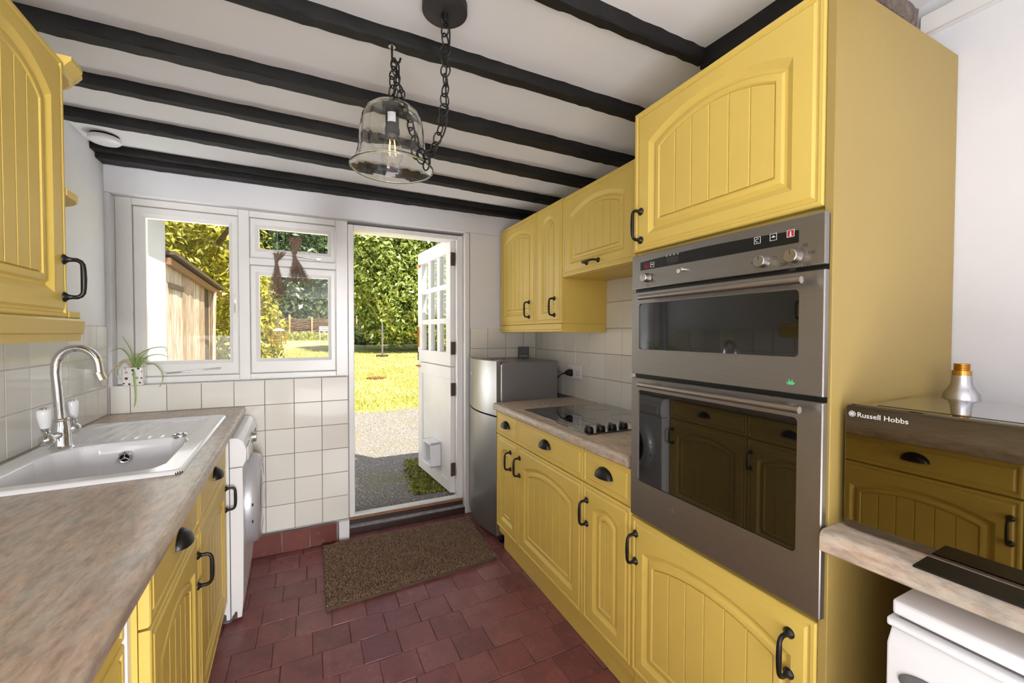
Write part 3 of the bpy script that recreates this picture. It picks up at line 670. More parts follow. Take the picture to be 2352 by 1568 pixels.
# left wall cabinet with end shelves, cornice and pelmet
e = thing('wall_cabinet', LM @ Vector((.16, -1.8, 1.345)), 'yellow wall cabinet above the sink with rounded end shelf', 'cabinet')
LX = .313
MB().box(0, LX - .0015, -2.30, -1.39, 1.346, 1.99).build('body', 'yellow', e, xf=LM)
door_part(e, FL(LX, -1.845, 1.343), .453, .648, 5, .432, .10, mx=.066, mb=.060, mt=.055, rise=.06)
door_part(e, FL(LX, -2.30, 1.343), .453, .648, 5, .03, .10, mx=.066, mb=.060, mt=.055, rise=.06)
def at3(pts, z): return [(x, y, z) for x, y in pts]
def end_poly(d=0.0, far=-1.20):
    p = [(0, -1.39)]; p = [(.0, -1.389), (LX + .020 + d, -1.389), (LX + .020 + d, -1.325)]
    for i in range(9):
        a = PI / 2 * i / 8; p.append(((LX + .016 + d) * math.cos(a), -1.325 + (.15 + d) * math.sin(a)))
    p[-1] = (0, -1.325 + .15 + d); return p
for z in (1.665,): MB().prism(end_poly(), z - .009, z + .009).build('end_shelf', 'yellow', e, xf=LM, bevel=.002)
MB().prism(end_poly(), 1.344, 1.362).build('end_shelf', 'yellow', e, xf=LM, bevel=.002)
def sweep_edge(prof, z0, name):
    path = [(LX + .020, -2.30), (LX + .020, -1.345)]
    for i in range(1, 9):
        a = PI / 2 * i / 8; path.append(((LX + .020) * math.cos(a), -1.345 + .15 * math.sin(a)))
    loops = []
    for i, pnt in enumerate(path):
        a = Vector(path[max(i - 1, 0)]); b = Vector(path[min(i + 1, len(path) - 1)]); t = (b - a).normalized(); nrm = Vector((t.y, -t.x))
        loops.append([(pnt[0] + nrm.x * q, pnt[1] + nrm.y * q, z0 + z) for q, z in prof])
    MB().loft(loops).build(name, 'yellow', e, xf=LM, smooth=True, ang=30)
sweep_edge([(0, -.058), (.002, -.062), (.004, -.058), (.008, -.045), (.012, -.042), (.012, 0), (0, 0)][::1], 1.3435, 'pelmet') if 0 else sweep_edge([(-.02, -.058), (.004, -.058), (.005, -.040), (.010, -.037), (.012, -.006), (.008, 0), (-.02, 0)], 1.3425, 'pelmet')
co = []
for q, z in ((-.012, 1.972), (-.004, 1.975), (.002, 1.986), (.010, 1.996), (.013, 1.999), (.013, 2.008)): co.append(at3(end_poly(q), z))
MB().loft(co).build('cornice', 'yellow', e, xf=LM)

# ================================================================ APPLIANCES
def rrect(x0, x1, y0, y1, r, n=5):
    out = []
    for cx, cy, a0 in ((x1 - r, y0 + r, -PI / 2), (x1 - r, y1 - r, 0), (x0 + r, y1 - r, PI / 2), (x0 + r, y0 + r, PI)):
        for i in range(n + 1):
            a = a0 + PI / 2 * i / n; out.append((cx + r * math.cos(a), cy + r * math.sin(a)))
    return out
def at(pts, z): return [(x, y, z) for x, y in pts]
# built-in double oven
OX = FR(0.966, 1.068, 0.70); OW = 0.577
ov = thing('double_oven', (1.2, 0.78, 0.69), 'stainless steel built-in double oven in the tall yellow tower', 'oven')
MB().box(.025, OW - .03, 0.0, .858, -.50, -.021).box(.001, OW - .001, .002, .858, .0005, .0025).build('chassis', 'black_plastic', ov, xf=OX)
cp = MB().box(0, OW, .752, .862, .003, .019).build('control_panel', 'steel', ov, xf=OX, bevel=.0025, seg=2)
st_ = [(.040 + .485 * i / 16, .837 + .007 * math.sin(PI * i / 16) - .004 * i / 16) for i in range(17)]
MB().prism(([(.525, .806), (.040, .811)][::-1]) + st_[::-1], .0192, .0202).build('display_strip', 'display', cp, xf=OX)
MB().box(.150, .196, .817, .835, .0203, .0206).build('clock_display', 'led', cp, xf=OX)
for k in range(4): MB().prism([(.148 + .014 * k, .838), (.154 + .014 * k, .838), (.151 + .014 * k, .842)], .0203, .0206).build('indicator_mark', 'print_white', cp, xf=OX)
def icon(u, v, col, kind):
    s = .0075; m = MB(); h = .0212
    for a, b in (((-s, -s), (s, -s)), ((s, -s), (s, s)), ((s, s), (-s, s)), ((-s, s), (-s, -s))): m.tube([(u + a[0], v + a[1], h - .0008), (u + b[0], v + b[1], h - .0008)], .0006, 5)
    if kind == 't': m.tube([(u, v - .003, h - .0008), (u, v + .0045, h - .0008)], .0012, 6).lathe([(.0022, h - .0012), (.0022, h - .0004)], (u, v - .004, 0), 10)
    elif kind == 'c': m.tube([(u + .004 * math.cos(a), v + .004 * math.sin(a), h - .0008) for a in [0.6 + 4.6 * i / 12 for i in range(13)]], .0007, 5)
    else: m.prism([(u - .005, v - .001), (u + .005, v - .001), (u, v + .004)], h - .0012, h - .0006)
    m.build('function_symbol', col, cp, xf=OX)
icon(.067, .823, 'red', 't'); icon(.092, .823, 'print_white', 'd'); icon(.432, .829, 'print_white', 'c'); icon(.470, .829, 'print_white', 'd'); icon(.508, .829, 'print_white', 't')
if True:
    m = MB().box(.5012, .5148, .8222, .8358, .0202, .0204); m.build('function_symbol', 'red', cp, xf=OX)
def knob(u, v, r=.0135, h=.020, mat='satin'):
    m = MB().loft([at([(u + q * math.cos(2 * PI * k / 22), v + q * math.sin(2 * PI * k / 22)) for k in range(22)], z) for q, z in ((r + .0015, .0192), (r + .001, .0205), (r, .022), (r, .019 + h), (r * .92, .0205 + h))])
    k = m.build('knob', mat, cp, xf=OX, smooth=True, ang=35)
    MB().box(u - .0008, u + .0008, v + .003, v + r * .85, .0206 + h, .0212 + h).build('knob_mark', 'print_grey', k, xf=OX)
knob(.072, .784); knob(.448, .776); knob(.518, .777, .0145)
MB().loft([at([(.218 + q * math.cos(2 * PI * k / 14), .790 + q * math.sin(2 * PI * k / 14)) for k in range(14)], z) for q, z in ((.0055, .0192), (.005, .032), (.0042, .033))]).build('push_button', 'chrome', cp, xf=OX, smooth=True)
MB().loft([at([(.194 + q * math.cos(2 * PI * k / 14), .789 + q * math.sin(2 * PI * k / 14)) for k in range(14)], z) for q, z in ((.0058, .0192), (.0052, .0205))]).build('key_symbol', 'print_cream', cp, xf=OX)
MB().box(.1932, .1948, .7862, .7918, .0206, .0210).build('key_symbol', 'print_grey', cp, xf=OX)
for a, tx in ((52, '50'), (8, '100'), (-48, '150'), (-100, '200'), (-150, '250')):
    a = math.radians(a); r = .027
    text(tx, .0105, 'print_grey', cp, OX @ Matrix.Translation((.518 + r * math.cos(a) - (.002 if a > -1.2 else .010), .777 + r * math.sin(a) - .004, .0192)), 'dial_number')
for k in range(22):
    a = math.radians(55 - 215 * k / 21); r0, r1 = .019, .0215
    MB().tube([(.518 + r0 * math.cos(a), .777 + r0 * math.sin(a), .0195), (.518 + r1 * math.cos(a), .777 + r1 * math.sin(a), .0195)], .0004, 4).build('dial_tick', 'print_grey', cp, xf=OX)
for u, v in ((.422, .779), (.474, .781), (.052, .778), (.088, .776), (.088, .792), (.072, .762)):
    m = MB()
    for a, b in (((-.004, -.003), (.004, -.003)), ((.004, -.003), (.004, .003)), ((.004, .003), (-.004, .003)), ((-.004, .003), (-.004, -.003))): m.tube([(u + a[0], v + a[1], .0194), (u + b[0], v + b[1], .0194)], .0004, 4)
    m.build('dial_symbol', 'print_grey', cp, xf=OX)
def oven_door(v0, v1, g0, g1, hv):
    gu0, gu1 = .033, .527; r1 = rrect(0, OW, v0, v1, .002, 5); r2 = rrect(gu0, gu1, g0, g1, .010, 5)
    d = MB().loft([at(r1, .0027), at(r1, .0165), at(rrect(.002, OW - .002, v0 + .002, v1 - .002, .002, 5), .019), at(r2, .019), at(r2, .012)], True, False).build('oven_door', 'steel', ov, xf=OX, smooth=True, ang=30)
    MB().prism(rrect(gu0 + .0005, gu1 - .0005, g0 + .0005, g1 - .0005, .0095, 5), .008, .0158).build('oven_glass', 'oven_glass', d, xf=OX)
    m = MB().tube([(.070, hv, .052), (.550, hv, .052)], .0078, 16)
    for u in (.135, .508): m.tube([(u, hv, .0185), (u, hv, .052)], .0045, 10)
    m.build('door_handle', 'satin', d, xf=OX, smooth=True, ang=40)
    for k in range(12): MB().tube([(.195 + .010 * k, hv + .0055, .052 + .0055), (.197 + .010 * k, hv + .0076, .052)], .0007, 4).build('handle_engraving', 'print_grey', d, xf=OX)
    return d
d1 = oven_door(.474, .742, .556, .704, .720); d2 = oven_door(.003, .462, .124, .423, .446)
MB().prism([(.506, .494), (.518, .494), (.522, .500), (.517, .499), (.516, .505), (.512, .500), (.508, .506), (.508, .499), (.502, .500)], .0192, .0199).build('frog_sticker', 'sticker', d1, xf=OX, label='small green sticker')
text('~2', .020, 'satin', d2, OX @ Matrix.Translation((.165, .075, .0188)), 'engraved_mark')
# hob
hm_ = Matrix.Translation((1.262, 1.675, 0.8885)) @ Matrix.Rotation(math.radians(-1.2), 4, 'Z')
hob = thing('ceramic_hob', (1.26, 1.675, 0.888), 'black ceramic glass hob with four knobs set on the right worktop', 'hob')
MB().prism(rrect(-.26, .255, -.302, .300, .008), 0.0, .0055).build('glass_top', 'black_glass', hob, xf=hm_, bevel=.0015, seg=2)
for x, y, r in ((-.125, .175, .100), (-.150, -.085, .080), (.125, .190, .078), (.115, -.125, .100)):
    MB().tube([(x + r * math.cos(2 * PI * k / 48), y + r * math.sin(2 * PI * k / 48), .00545) for k in range(48)], .0007, 4, closed=True).build('cooking_ring', 'rubber', hob, xf=hm_)
for x in (-.232, -.172, -.112, -.052):
    m = MB().lathe([(.0195, .0057), (.0205, .008), (.0185, .022), (.017, .0235)], (x, -.268, 0), 24); m.box(x - .0045, x + .0045, -.268 - .019, -.268 + .019, .0235, .030)
    k = m.build('knob', 'black_plastic', hob, xf=hm_, smooth=True, ang=35)
    MB().box(x - .0006, x + .0006, -.287, -.272, .0301, .0304).build('knob_mark', 'print_white', k, xf=hm_)
# fridge freezer
fr = thing('fridge_freezer', (1.19, 2.535, 0), 'silver grey fridge freezer with bowed doors beside the garden door', 'fridge freezer')
FY0, FY1 = 2.287, 2.783
MB().box(1.012, 1.412, FY0 + .004, FY1 - .004, .055, 1.128).build('body', 'grey_metal', fr, bevel=.006, seg=2)
MB().box(1.000, 1.0115, FY0 + .012, FY1 - .012, .06, 1.12).build('door_seal', 'rubber', fr)
def fridge_door(z0, z1):
    n = 14; front = [(0.985 - .048 * math.sin(PI * (.06 + .88 * i / n)) , FY0 + .001 + (FY1 - FY0 - .002) * i / n) for i in range(n + 1)]
    poly = [(0.999, FY0 + .001)] + [(0.975 if i in (0, n) else x, y) for i, (x, y) in enumerate(front)] + [(0.999, FY1 - .001)]
    return MB().prism(poly, z0, z1).build('fridge_door', 'fridge', fr, smooth=True, ang=32)
fd = fridge_door(.803, 1.136); fridge_door(.062, .793)
MB().box(.990, 1.045, FY0 + .002, FY0 + .085, 1.1285, 1.142).build('hinge_cover', 'grey_metal', fr, bevel=.004, seg=2)
MB().tube([(1.0085, FY0 + .006, .07), (1.0085, FY0 + .006, 1.115)], .0035, 8).build('seal_strip', 'satin', fr)
for x in (1.03, 1.37):
    for y in (FY0 + .04, FY1 - .04): MB().lathe([(.018, 0), (.018, .012), (.008, .014), (.008, .054)], (x, y, 0), 12).build('foot', 'black_plastic', fr)
text('Hisense', .017, 'print_cream', fd, FR(0.9415, 2.668, 1.030) @ Matrix.Rotation(math.radians(-4), 4, 'Y'), 'maker_lettering')
# washing machine under the end of the sink worktop
wm = thing('washing_machine', LM @ Vector((.33, -.36, 0)), 'white front loading washing machine under end of sink worktop', 'washing machine')
WY0, WY1 = -.660, -.065
MB().box(.03, .585, WY0, WY1, .018, .838).build('body', 'appliance', wm, xf=LM, bevel=.004, seg=2)
fpro = [(.587, .018), (.628, .018), (.634, .10), (.638, .40), (.636, .700), (.587, .700)]
MB().loft([[(x, y, z) for x, z in fpro] for y in (WY0 + .001, WY1 - .001)]).build('front_panel', 'appliance', wm, xf=LM, bevel=.004, seg=2)
cpro = [(.587, .703), (.637, .703), (.650, .73), (.652, .775), (.640, .815), (.620, .833), (.587, .837)]
wc = MB().loft([[(x, y, z) for x, z in cpro] for y in (WY0 + .001, WY1 - .001)]).build('control_fascia', 'appliance', wm, xf=LM, bevel=.003, seg=2)
MB().box(.6515, .6565, WY0 + .03, WY0 + .19, .722, .785).build('detergent_drawer', 'appliance', wc, xf=LM, bevel=.003)
MB().loft([[(x, -.33 + r * math.cos(2 * PI * k / 20), .763 + r * math.sin(2 * PI * k / 20)) for k in range(20)] for r, x in ((.030, .651), (.030, .655), (.026, .657), (.025, .669), (.022, .671))]).build('programme_knob', 'satin', wc, xf=LM, smooth=True, ang=35)
for k in range(3): MB().box(.651, .6545, -.22 + .04 * k, -.20 + .04 * k, .757, .769).build('button', 'grey_metal', wc, xf=LM, bevel=.002)
def ringp(prof, c=(-.362, .46), n=40): return [[(x, c[0] + r * math.cos(2 * PI * k / n), c[1] + r * math.sin(2 * PI * k / n)) for k in range(n)] for r, x in prof]
wd = MB().loft(ringp([(.222, .636), (.222, .655), (.214, .680), (.196, .694), (.170, .694), (.160, .686)]), False, False).build('door_ring', 'silver_paint', wm, xf=LM, smooth=True, ang=40)
MB().loft(ringp([(.162, .683), (.150, .692), (.10, .700), (.001, .703)]), False, True).build('door_glass', 'oven_glass', wd, xf=LM, smooth=True)
for z in (.50, .58): MB().box(.664, .670, -.362 - .221, -.362 - .207, z - .012 - .08, z - .08).build('hinge_slot', 'black_plastic', wd, xf=LM)
for yy in (WY0 + .03, WY1 - .03):
    for xx in (.06, .57): MB().lathe([(.02, 0), (.02, .01), (.008, .012), (.008, .02)], (xx, yy, 0), 12).build('foot', 'grey_metal', wm, xf=LM)
for xx, w_ in ((.556, .028), (.600, .022)):
    MB().prism([(xx - w_ / 2, .0175), (xx + w_ / 2, .0175), (xx + w_ / 2, .045), (xx + w_ * .2, .052), (xx - w_ * .1, .04), (xx - w_ * .35, .034)], WY0 - .0008, WY0 + .0009, 'y').build('rust_patch', 'rust', wm, xf=LM)
# white freezer under the right hand worktop
fz = thing('freezer', (1.22, 0.14, 0), 'white undercounter freezer in bottom right corner below the microwave', 'freezer')
ZY0, ZY1 = -.16, .376
MB().loft([[(.975, y, .02), (.942, y, .02), (.940, y, .700), (.940, y, .742), (.957, y, .768), (.975, y, .768)] for y in (ZY0, ZY1)]).build('door', 'appliance', fz, bevel=.003, seg=2)
MB().box(.9755, 1.50, ZY0, ZY1 - .001, .02, .770).build('body', 'appliance', fz)
MB().box(.944, 1.50, ZY0 - .002, ZY1 + .003, .7715, .787).build('lid_rim', 'appliance', fz, bevel=.004, seg=2)
MB().box(.952, 1.50, ZY0, ZY1 - .002, .793, .820).build('lid', 'appliance', fz, bevel=.005, seg=2)
MB().box(.960, 1.49, ZY0 + .006, ZY1 - .010, .7872, .7928).build('lid_seal', 'rubber', fz)
MB().loft([[(x, .315 + a * r * math.cos(2 * PI * k / 28), .690 + .020 * r * math.sin(2 * PI * k / 28)) for k in range(28)] for a, r, x in ((.042, 1, .9405), (.042, 1, .9365), (.042, .85, .9345), (.042, .6, .9352))]).build('badge', 'rubber', fz, smooth=True, label='dark oval badge')
# microwave with mirror front
MX = frame((0.9965, 0.4745, 0.9025), (.0384, -.99926, 0), (0, 0, 1), (-.99926, -.0384, 0))
mw = thing('microwave', (1.18, 0.25, 0.902), 'mirrored black microwave on the worktop beside the oven tower', 'microwave')
MB().box(.004, .458, .006, .252, -.345, -.016).build('casing', 'black_glass', mw, xf=MX, bevel=.005, seg=2)
mf = MB().prism(rrect(0, .462, .004, .260, .010, 4), -.0155, 0).build('mirror_door', 'mirror_black', mw, xf=MX, bevel=.002, seg=2)
MB().box(.030, .430, .2525, .2555, -.290, -.060).build('top_panel', 'black_glass', mw, xf=MX, bevel=.002)
MB().box(.010, .452, .2525, .2545, -.050, -.040).build('top_rib', 'black_glass', mw, xf=MX)
for u in (.05, .41):
    for w in (-.05, -.31): MB().box(u - .012, u + .012, 0, .0055, w - .012, w + .012).build('foot', 'black_plastic', mw, xf=MX)
text('Russell Hobbs', .0140, 'print_white', mf, MX @ Matrix.Translation((.0205, .2345, .0002)), 'maker_lettering')
m = MB(); cu_, cv_ = .0125, .2395
m.tube([(cu_ + .0055 * math.cos(2 * PI * k / 20), cv_ + .0055 * math.sin(2 * PI * k / 20), .0006) for k in range(20)], .0005, 4, closed=True)
m.tube([(cu_ + .003 * math.cos(2 * PI * k / 16), cv_ + .003 * math.sin(2 * PI * k / 16), .0006) for k in range(16)], .0004, 4, closed=True)
for k in range(4):
    a = PI * k / 4; m.tube([(cu_ - .005 * math.cos(a), cv_ - .005 * math.sin(a), .0006), (cu_ + .005 * math.cos(a), cv_ + .005 * math.sin(a), .0006)], .00035, 4)
m.build('maker_emblem', 'print_white', mf, xf=MX)
MB().box(.133, .47, .0003, .0042, .010, .072).build('black_mat', 'black_plastic', xf=MX @ Matrix.Translation((0, -.0003, 0)), bevel=.001, label='thin black strip lying on worktop in front of the microwave', cat='mat')
# aluminium bottle behind the microwave
gb = thing('gas_bottle', (1.432, .437, .902), 'aluminium bottle with brass threaded neck behind the microwave', 'bottle')
MB().lathe([(.030, .902), (.034, .905), (.034, 1.145), (.032, 1.160), (.025, 1.172), (.020, 1.182), (.0185, 1.192), (.018, 1.206)], (1.432, .437, 0), 28).build('bottle_body', 'alloy', gb, smooth=True, ang=40)
pr = [(.0175, 1.2062), (.0175, 1.217), (.0135, 1.218)]
for k in range(4): pr += [(.0135, 1.219 + .004 * k), (.0152, 1.2205 + .004 * k), (.0152, 1.2215 + .004 * k), (.0135, 1.2225 + .004 * k)]
MB().lathe(pr, (1.432, .437, 0), 24).build('brass_neck', 'brass', gb, smooth=True, ang=25)
# socket with plug on the tiled right wall
so = thing('wall_socket', (1.519, 2.24, 1.01), 'white double wall socket on the tiles above right worktop', 'socket')
SX = FR(1.5255, 2.322, 1.012)
MB().prism(rrect(0, .148, 0, .088, .004), .0006, .014).build('face_plate', 'plastic_white', so, xf=SX, bevel=.002, seg=2)
for u in (.050, .098): MB().box(u - .007, u + .007, .060, .078, .0142, .019).build('switch', 'plastic_white', so, xf=SX, bevel=.001)
for du, dv, a, b in ((.115, .042, .002, .004), (.103, .026, .004, .002), (.127, .026, .004, .002)): MB().box(du - a, du + a, dv - b, dv + b, .0141, .0144).build('pin_hole', 'dark_gap', so, xf=SX)
pg = thing('mains_plug', (1.48, 2.285, 1.03), 'black mains plug in left half of the white wall socket', 'plug')
MB().loft([at(rrect(.012, .060, .012, .058, .010), .0145), at(rrect(.012, .060, .012, .058, .010), .022), at(rrect(.018, .054, .018, .052, .010), .040), at(rrect(.022, .050, .022, .048, .010), .052)]).build('plug_body', 'black_plastic', pg, xf=SX, smooth=True, ang=40)
MB().tube([(.036, .035, .050), (.034, .033, .066), (.020, .025, .080), (-.02, .0, .084), (-.06, -.06, .07)], [.006, .005, .0035, .0035, .0035], 8).build('cable', 'black_plastic', pg, xf=SX, smooth=True)
# things on the fridge top
sm = thing('energy_monitor', (1.31, 2.60, 1.1285), 'small black desktop display leaning on top of the fridge', 'display')
SMX = Matrix.Translation((1.315, 2.60, 1.1285)) @ Matrix.Rotation(math.radians(-30), 4, 'Z') @ Matrix.Rotation(math.radians(-14), 4, 'X')
SF = SMX @ frame((-.039, 0, 0.004), (1, 0, 0), (0, 0, 1), (0, -1, 0))
MB().prism(rrect(0, .078, 0, .082, .008), -.012, 0).build('display_case', 'black_plastic', sm, xf=SF, bevel=.002)
MB().box(.007, .071, .026, .076, .0002, .0008).build('screen', 'screen', sm, xf=SF)
for k in range(6): MB().box(.010 + .010 * k, .016 + .010 * k, .012, .016, .0002, .0014).build('button', 'print_white', sm, xf=SF)
MB().box(-.02, .05, .0003, .006, .02, .055).build('stand', 'black_plastic', sm, xf=Matrix.Translation((1.315, 2.60, 1.1285)) @ Matrix.Rotation(math.radians(-30), 4, 'Z') @ frame((-.02, .05, 0), (1, 0, 0), (0, 0, 1), (0, -1, 0)) @ Matrix.Translation((0, 0, -.0)))
ky = thing('keys', (1.09, 2.50, 1.1285), 'little bunch of keys with a red fob on fridge top', 'keys')
MB().box(-.012, .022, -.011, .011, 0.0005, .006).build('fob', 'red', ky, xf=Matrix.Translation((1.105, 2.50, 1.1285)) @ Matrix.Rotation(.5, 4, 'Z'), bevel=.002)
MB().tube([(.012 * math.cos(2 * PI * k / 16), .012 * math.sin(2 * PI * k / 16), .002) for k in range(16)], .0012, 5, closed=True).build('key_ring', 'satin', ky, xf=Matrix.Translation((1.082, 2.494, 1.1285)))
for a in (2.6, 3.4): MB().lathe([(.010, .001), (.010, .003)], (.018, 0, 0), 14).box(.026, .058, -.003, .003, .001, .003).box(.048, .056, -.007, -.003, .001, .003).build('key', 'brass' if a < 3 else 'print_grey', ky, xf=Matrix.Translation((1.075, 2.492, 1.1285 + (a - 2.6) * .005)) @ Matrix.Rotation(a, 4, 'Z'))

# ================================================================ SINK AND TAP
SK = thing('sink', LM @ Vector((.285, -.82, LZ)), 'white ceramic inset sink with ridged drainer in the left worktop', 'sink')
def sdf_poly(P, X, Y):
    P = np.array(P); d = np.full(X.shape, 1e9); inside = np.zeros(X.shape, bool); n = len(P)
    for i in range(n):
        a, b = P[i], P[(i + 1) % n]; e = b - a; wx, wy = X - a[0], Y - a[1]
        t = np.clip((wx * e[0] + wy * e[1]) / (e @ e), 0, 1); d = np.minimum(d, (wx - e[0] * t) ** 2 + (wy - e[1] * t) ** 2)
        c = ((a[1] > Y) != (b[1] > Y)) & (X < (b[0] - a[0]) * (Y - a[1]) / (b[1] - a[1] + 1e-12) + a[0]); inside ^= c
    d = np.sqrt(d); return np.where(inside, -d, d)
x0, x1, y0, y1 = .028, .541, -1.302, -.330
nx, ny = 118, 222; gx = np.linspace(x0, x1, nx); gy = np.linspace(y0, y1, ny); GX, GY = np.meshgrid(gx, gy, indexing='ij')
ss = lambda t: np.clip(t, 0, 1) ** 2 * (3 - 2 * np.clip(t, 0, 1))
r = .03; qx = np.abs(GX - (x0 + x1) / 2) - ((x1 - x0) / 2 - r); qy = np.abs(GY - (y0 + y1) / 2) - ((y1 - y0) / 2 - r)
so_ = np.sqrt(np.maximum(qx, 0) ** 2 + np.maximum(qy, 0) ** 2) + np.minimum(np.maximum(qx, qy), 0) - r
Z = .012 * np.sqrt(np.clip(1 - np.clip(1 + so_ / .012, 0, 1) ** 2, 0, 1))
bowl = sdf_poly([(.478, -.885), (.46, -.83), (.42, -.803), (.21, -.807), (.16, -.825), (.115, -.89), (.10, -.97), (.10, -1.19), (.115, -1.235), (.15, -1.252), (.42, -1.252), (.46, -1.24), (.478, -1.20)], GX, GY)
dr = sdf_poly([(.475, -.785), (.475, -.40), (.455, -.375), (.15, -.372), (.10, -.40), (.075, -.45), (.085, -.70), (.20, -.77), (.40, -.775)], GX, GY)
Z -= .0065 * ss(-dr / .02 + .3)
rd = ss(-dr / .05 - .2)
for k in range(8):
    c = .115 + .043 * k; Z += .0042 * rd * np.exp(-((GX - c - .05 * (-GY - .6) * -0.3) / .006) ** 2)
Z -= .155 * ss(-bowl / .020) + .012 * ss(-bowl / .15)
vs = np.stack([GX, GY, Z + LZ + .0005], -1).reshape(-1, 3)
q = np.arange((nx - 1) * (ny - 1)); i, j = q // (ny - 1), q % (ny - 1); a = i * ny + j
keep = (so_.reshape(-1)[a] < .0) | (so_.reshape(-1)[a + ny + 1] < .0)
fs = np.stack([a, a + ny, a + ny + 1, a + 1], -1)[keep]
MB().add([tuple(v) for v in vs], [tuple(int(k) for k in f) for f in fs]).build('basin', 'ceramic', SK, xf=LM, smooth=True, ang=80, fix=False)
OF = LM @ frame((.285, -.832, LZ - .040), (1, 0, 0), (0, 0, 1), (0, -1, 0))
ofo = MB().loft([at([(q_ * math.cos(2 * PI * k / 24), q_ * math.sin(2 * PI * k / 24)) for k in range(24)], z) for q_, z in ((.022, -.004), (.022, .004), (.018, .007), (.014, .006), (.0135, .001))], True, False).build('overflow', 'chrome', SK, xf=OF, smooth=True, ang=50)
MB().loft([at([(.0135 * math.cos(2 * PI * k / 20), .0135 * math.sin(2 * PI * k / 20)) for k in range(20)], z) for z in (.0012, .0018)]).build('overflow_hole', 'dark_gap', ofo, xf=OF)
m = MB().lathe([(.004, .002), (.004, .008), (.002, .009)], (0, 0, 0), 10)
for k in range(3): a = 2 * PI * k / 3 + PI / 2; m.tube([(0, 0, .0045), (.0138 * math.cos(a), .0138 * math.sin(a), .0045)], .0018, 6)
m.build('overflow_cross', 'chrome', ofo, xf=OF)
WP = LM @ Matrix.Translation((.440, -.792, LZ + .008))
wp = MB().lathe([(.024, 0), (.026, .004), (.024, .012), (.0215, .013), (.0205, .004)], (0, 0, 0), 24, cap=False).build('waste_ring', 'chrome', SK, xf=WP, smooth=True, ang=50)
MB().lathe([(.003, .001), (.003, .012)], (0, 0, 0), 8).tube([(-.021, 0, .006), (.021, 0, .006)], .002, 6).tube([(0, -.021, .006), (0, .021, .006)], .002, 6).build('waste_cross', 'chrome', wp, xf=WP)
tp = thing('mixer_tap', LM @ Vector((.104, -.795, LZ + .012)), 'tall chrome swan neck mixer tap with white ceramic levers', 'tap')
TB = LM @ Matrix.Translation((.104, -.795, LZ + .009))
MB().lathe([(.034, 0), (.034, .003), (.029, .007), (.027, .014), (.026, .050), (.024, .075), (.020, .098), (.0225, .101), (.0225, .105), (.019, .109)], (0, 0, 0), 28).build('tap_body', 'chrome', tp, xf=TB, smooth=True, ang=45)
pts = [(-.002, 0, .10), (-.006, 0, .19), (-.011, 0, .270)]
for k in range(1, 14):
    a = PI - 2.95 * k / 13; pts.append((.045 + .056 * math.cos(a), 0, .290 + .070 * math.sin(a)))
pts.append((.104, 0, .262))
MB().tube(pts, .0138, 16).tube([(pts[-1][0] - .004, 0, pts[-1][2] + .006), (pts[-1][0] + .006, 0, pts[-1][2] - .022)], [.0158, .0165], 16).build('spout', 'chrome', tp, xf=TB, smooth=True, ang=50)
MB().tube([(0, -.085, .052), (0, .085, .052)], [.0125] * 2, 14).sphere((0, -.098, .052), .021, 14, 9).sphere((0, .098, .052), .021, 14, 9).build('cross_bar', 'chrome', tp, xf=TB, smooth=True, ang=50)
for s in (-1, 1):
    B = TB @ Matrix.Translation((0, s * .100, .052)) @ Matrix.Rotation(math.radians(13), 4, 'X') @ Matrix.Rotation(math.radians(2), 4, 'Y')
    lv = MB().lathe([(.007, .012), (.007, .026), (.011, .029), (.008, .034), (.0115, .038), (.013, .046)], (0, 0, 0), 16).build('lever_stem', 'chrome', tp, xf=B, smooth=True, ang=40)
    MB().lathe([(.0125, .0465), (.0165, .070), (.019, .095), (.0175, .108), (.012, .113)], (0, 0, 0), 18).build('ceramic_lever', 'ceramic', lv, xf=B, smooth=True, ang=45)
    MB().lathe([(.011, .1132), (.009, .117), (.004, .118)], (0, 0, 0), 14).build('lever_cap', 'chrome', lv, xf=B, smooth=True)

# ================================================================ PENDANT LAMP
lamp = thing('pendant_lamp', (0.26, 1.2, CZ - .001), 'clear glass bell pendant lamp on a black swagged chain', 'lamp')
MB().lathe([(.062, CZ - .0005), (.062, CZ - .022), (.056, CZ - .027), (.010, CZ - .028)], (.322, 1.124, 0), 32).build('ceiling_rose', 'rose_black', lamp, smooth=True, ang=40)
MB().lathe([(.0085, CZ - .028), (.0085, CZ - .045), (.006, CZ - .047)], (.322, 1.124, 0), 14).build('cord_grip', 'black_iron', lamp, smooth=True)
HKX, HKY = .206, 1.297
MB().lathe([(.011, 2.1795), (.011, 2.1765)], (HKX, HKY, 0), 16).build('hook_plate', 'satin', lamp)
MB().tube([(HKX, HKY, 2.178), (HKX, HKY, 2.145)] + [(HKX + .012 - .012 * math.cos(a), HKY, 2.145 - .013 * math.sin(a)) for a in [PI * i / 8 for i in range(1, 9)]] + [(HKX + .026, HKY, 2.150)], .0032, 8).build('ceiling_hook', 'black_iron', lamp, smooth=True)
LINK = MB().tube([(0.0140 * math.cos(2 * PI * k / 18), 0, 0.0165 * math.sin(2 * PI * k / 18)) for k in range(18)], .0023, 6, closed=True).mesh('chain_link', smooth=True, ang=70)
def spline(P, n):
    P = [Vector(p) for p in P]; out = []
    for i in range(len(P) - 1):
        p0, p1, p2, p3 = P[max(i - 1, 0)], P[i], P[i + 1], P[min(i + 2, len(P) - 1)]
        for k in range(n):
            t = k / n; out.append(.5 * ((2 * p1) + (p2 - p0) * t + (2 * p0 - 5 * p1 + 4 * p2 - p3) * t * t + (3 * p1 - p0 - 3 * p2 + p3) * t ** 3))
    return out + [P[-1]]
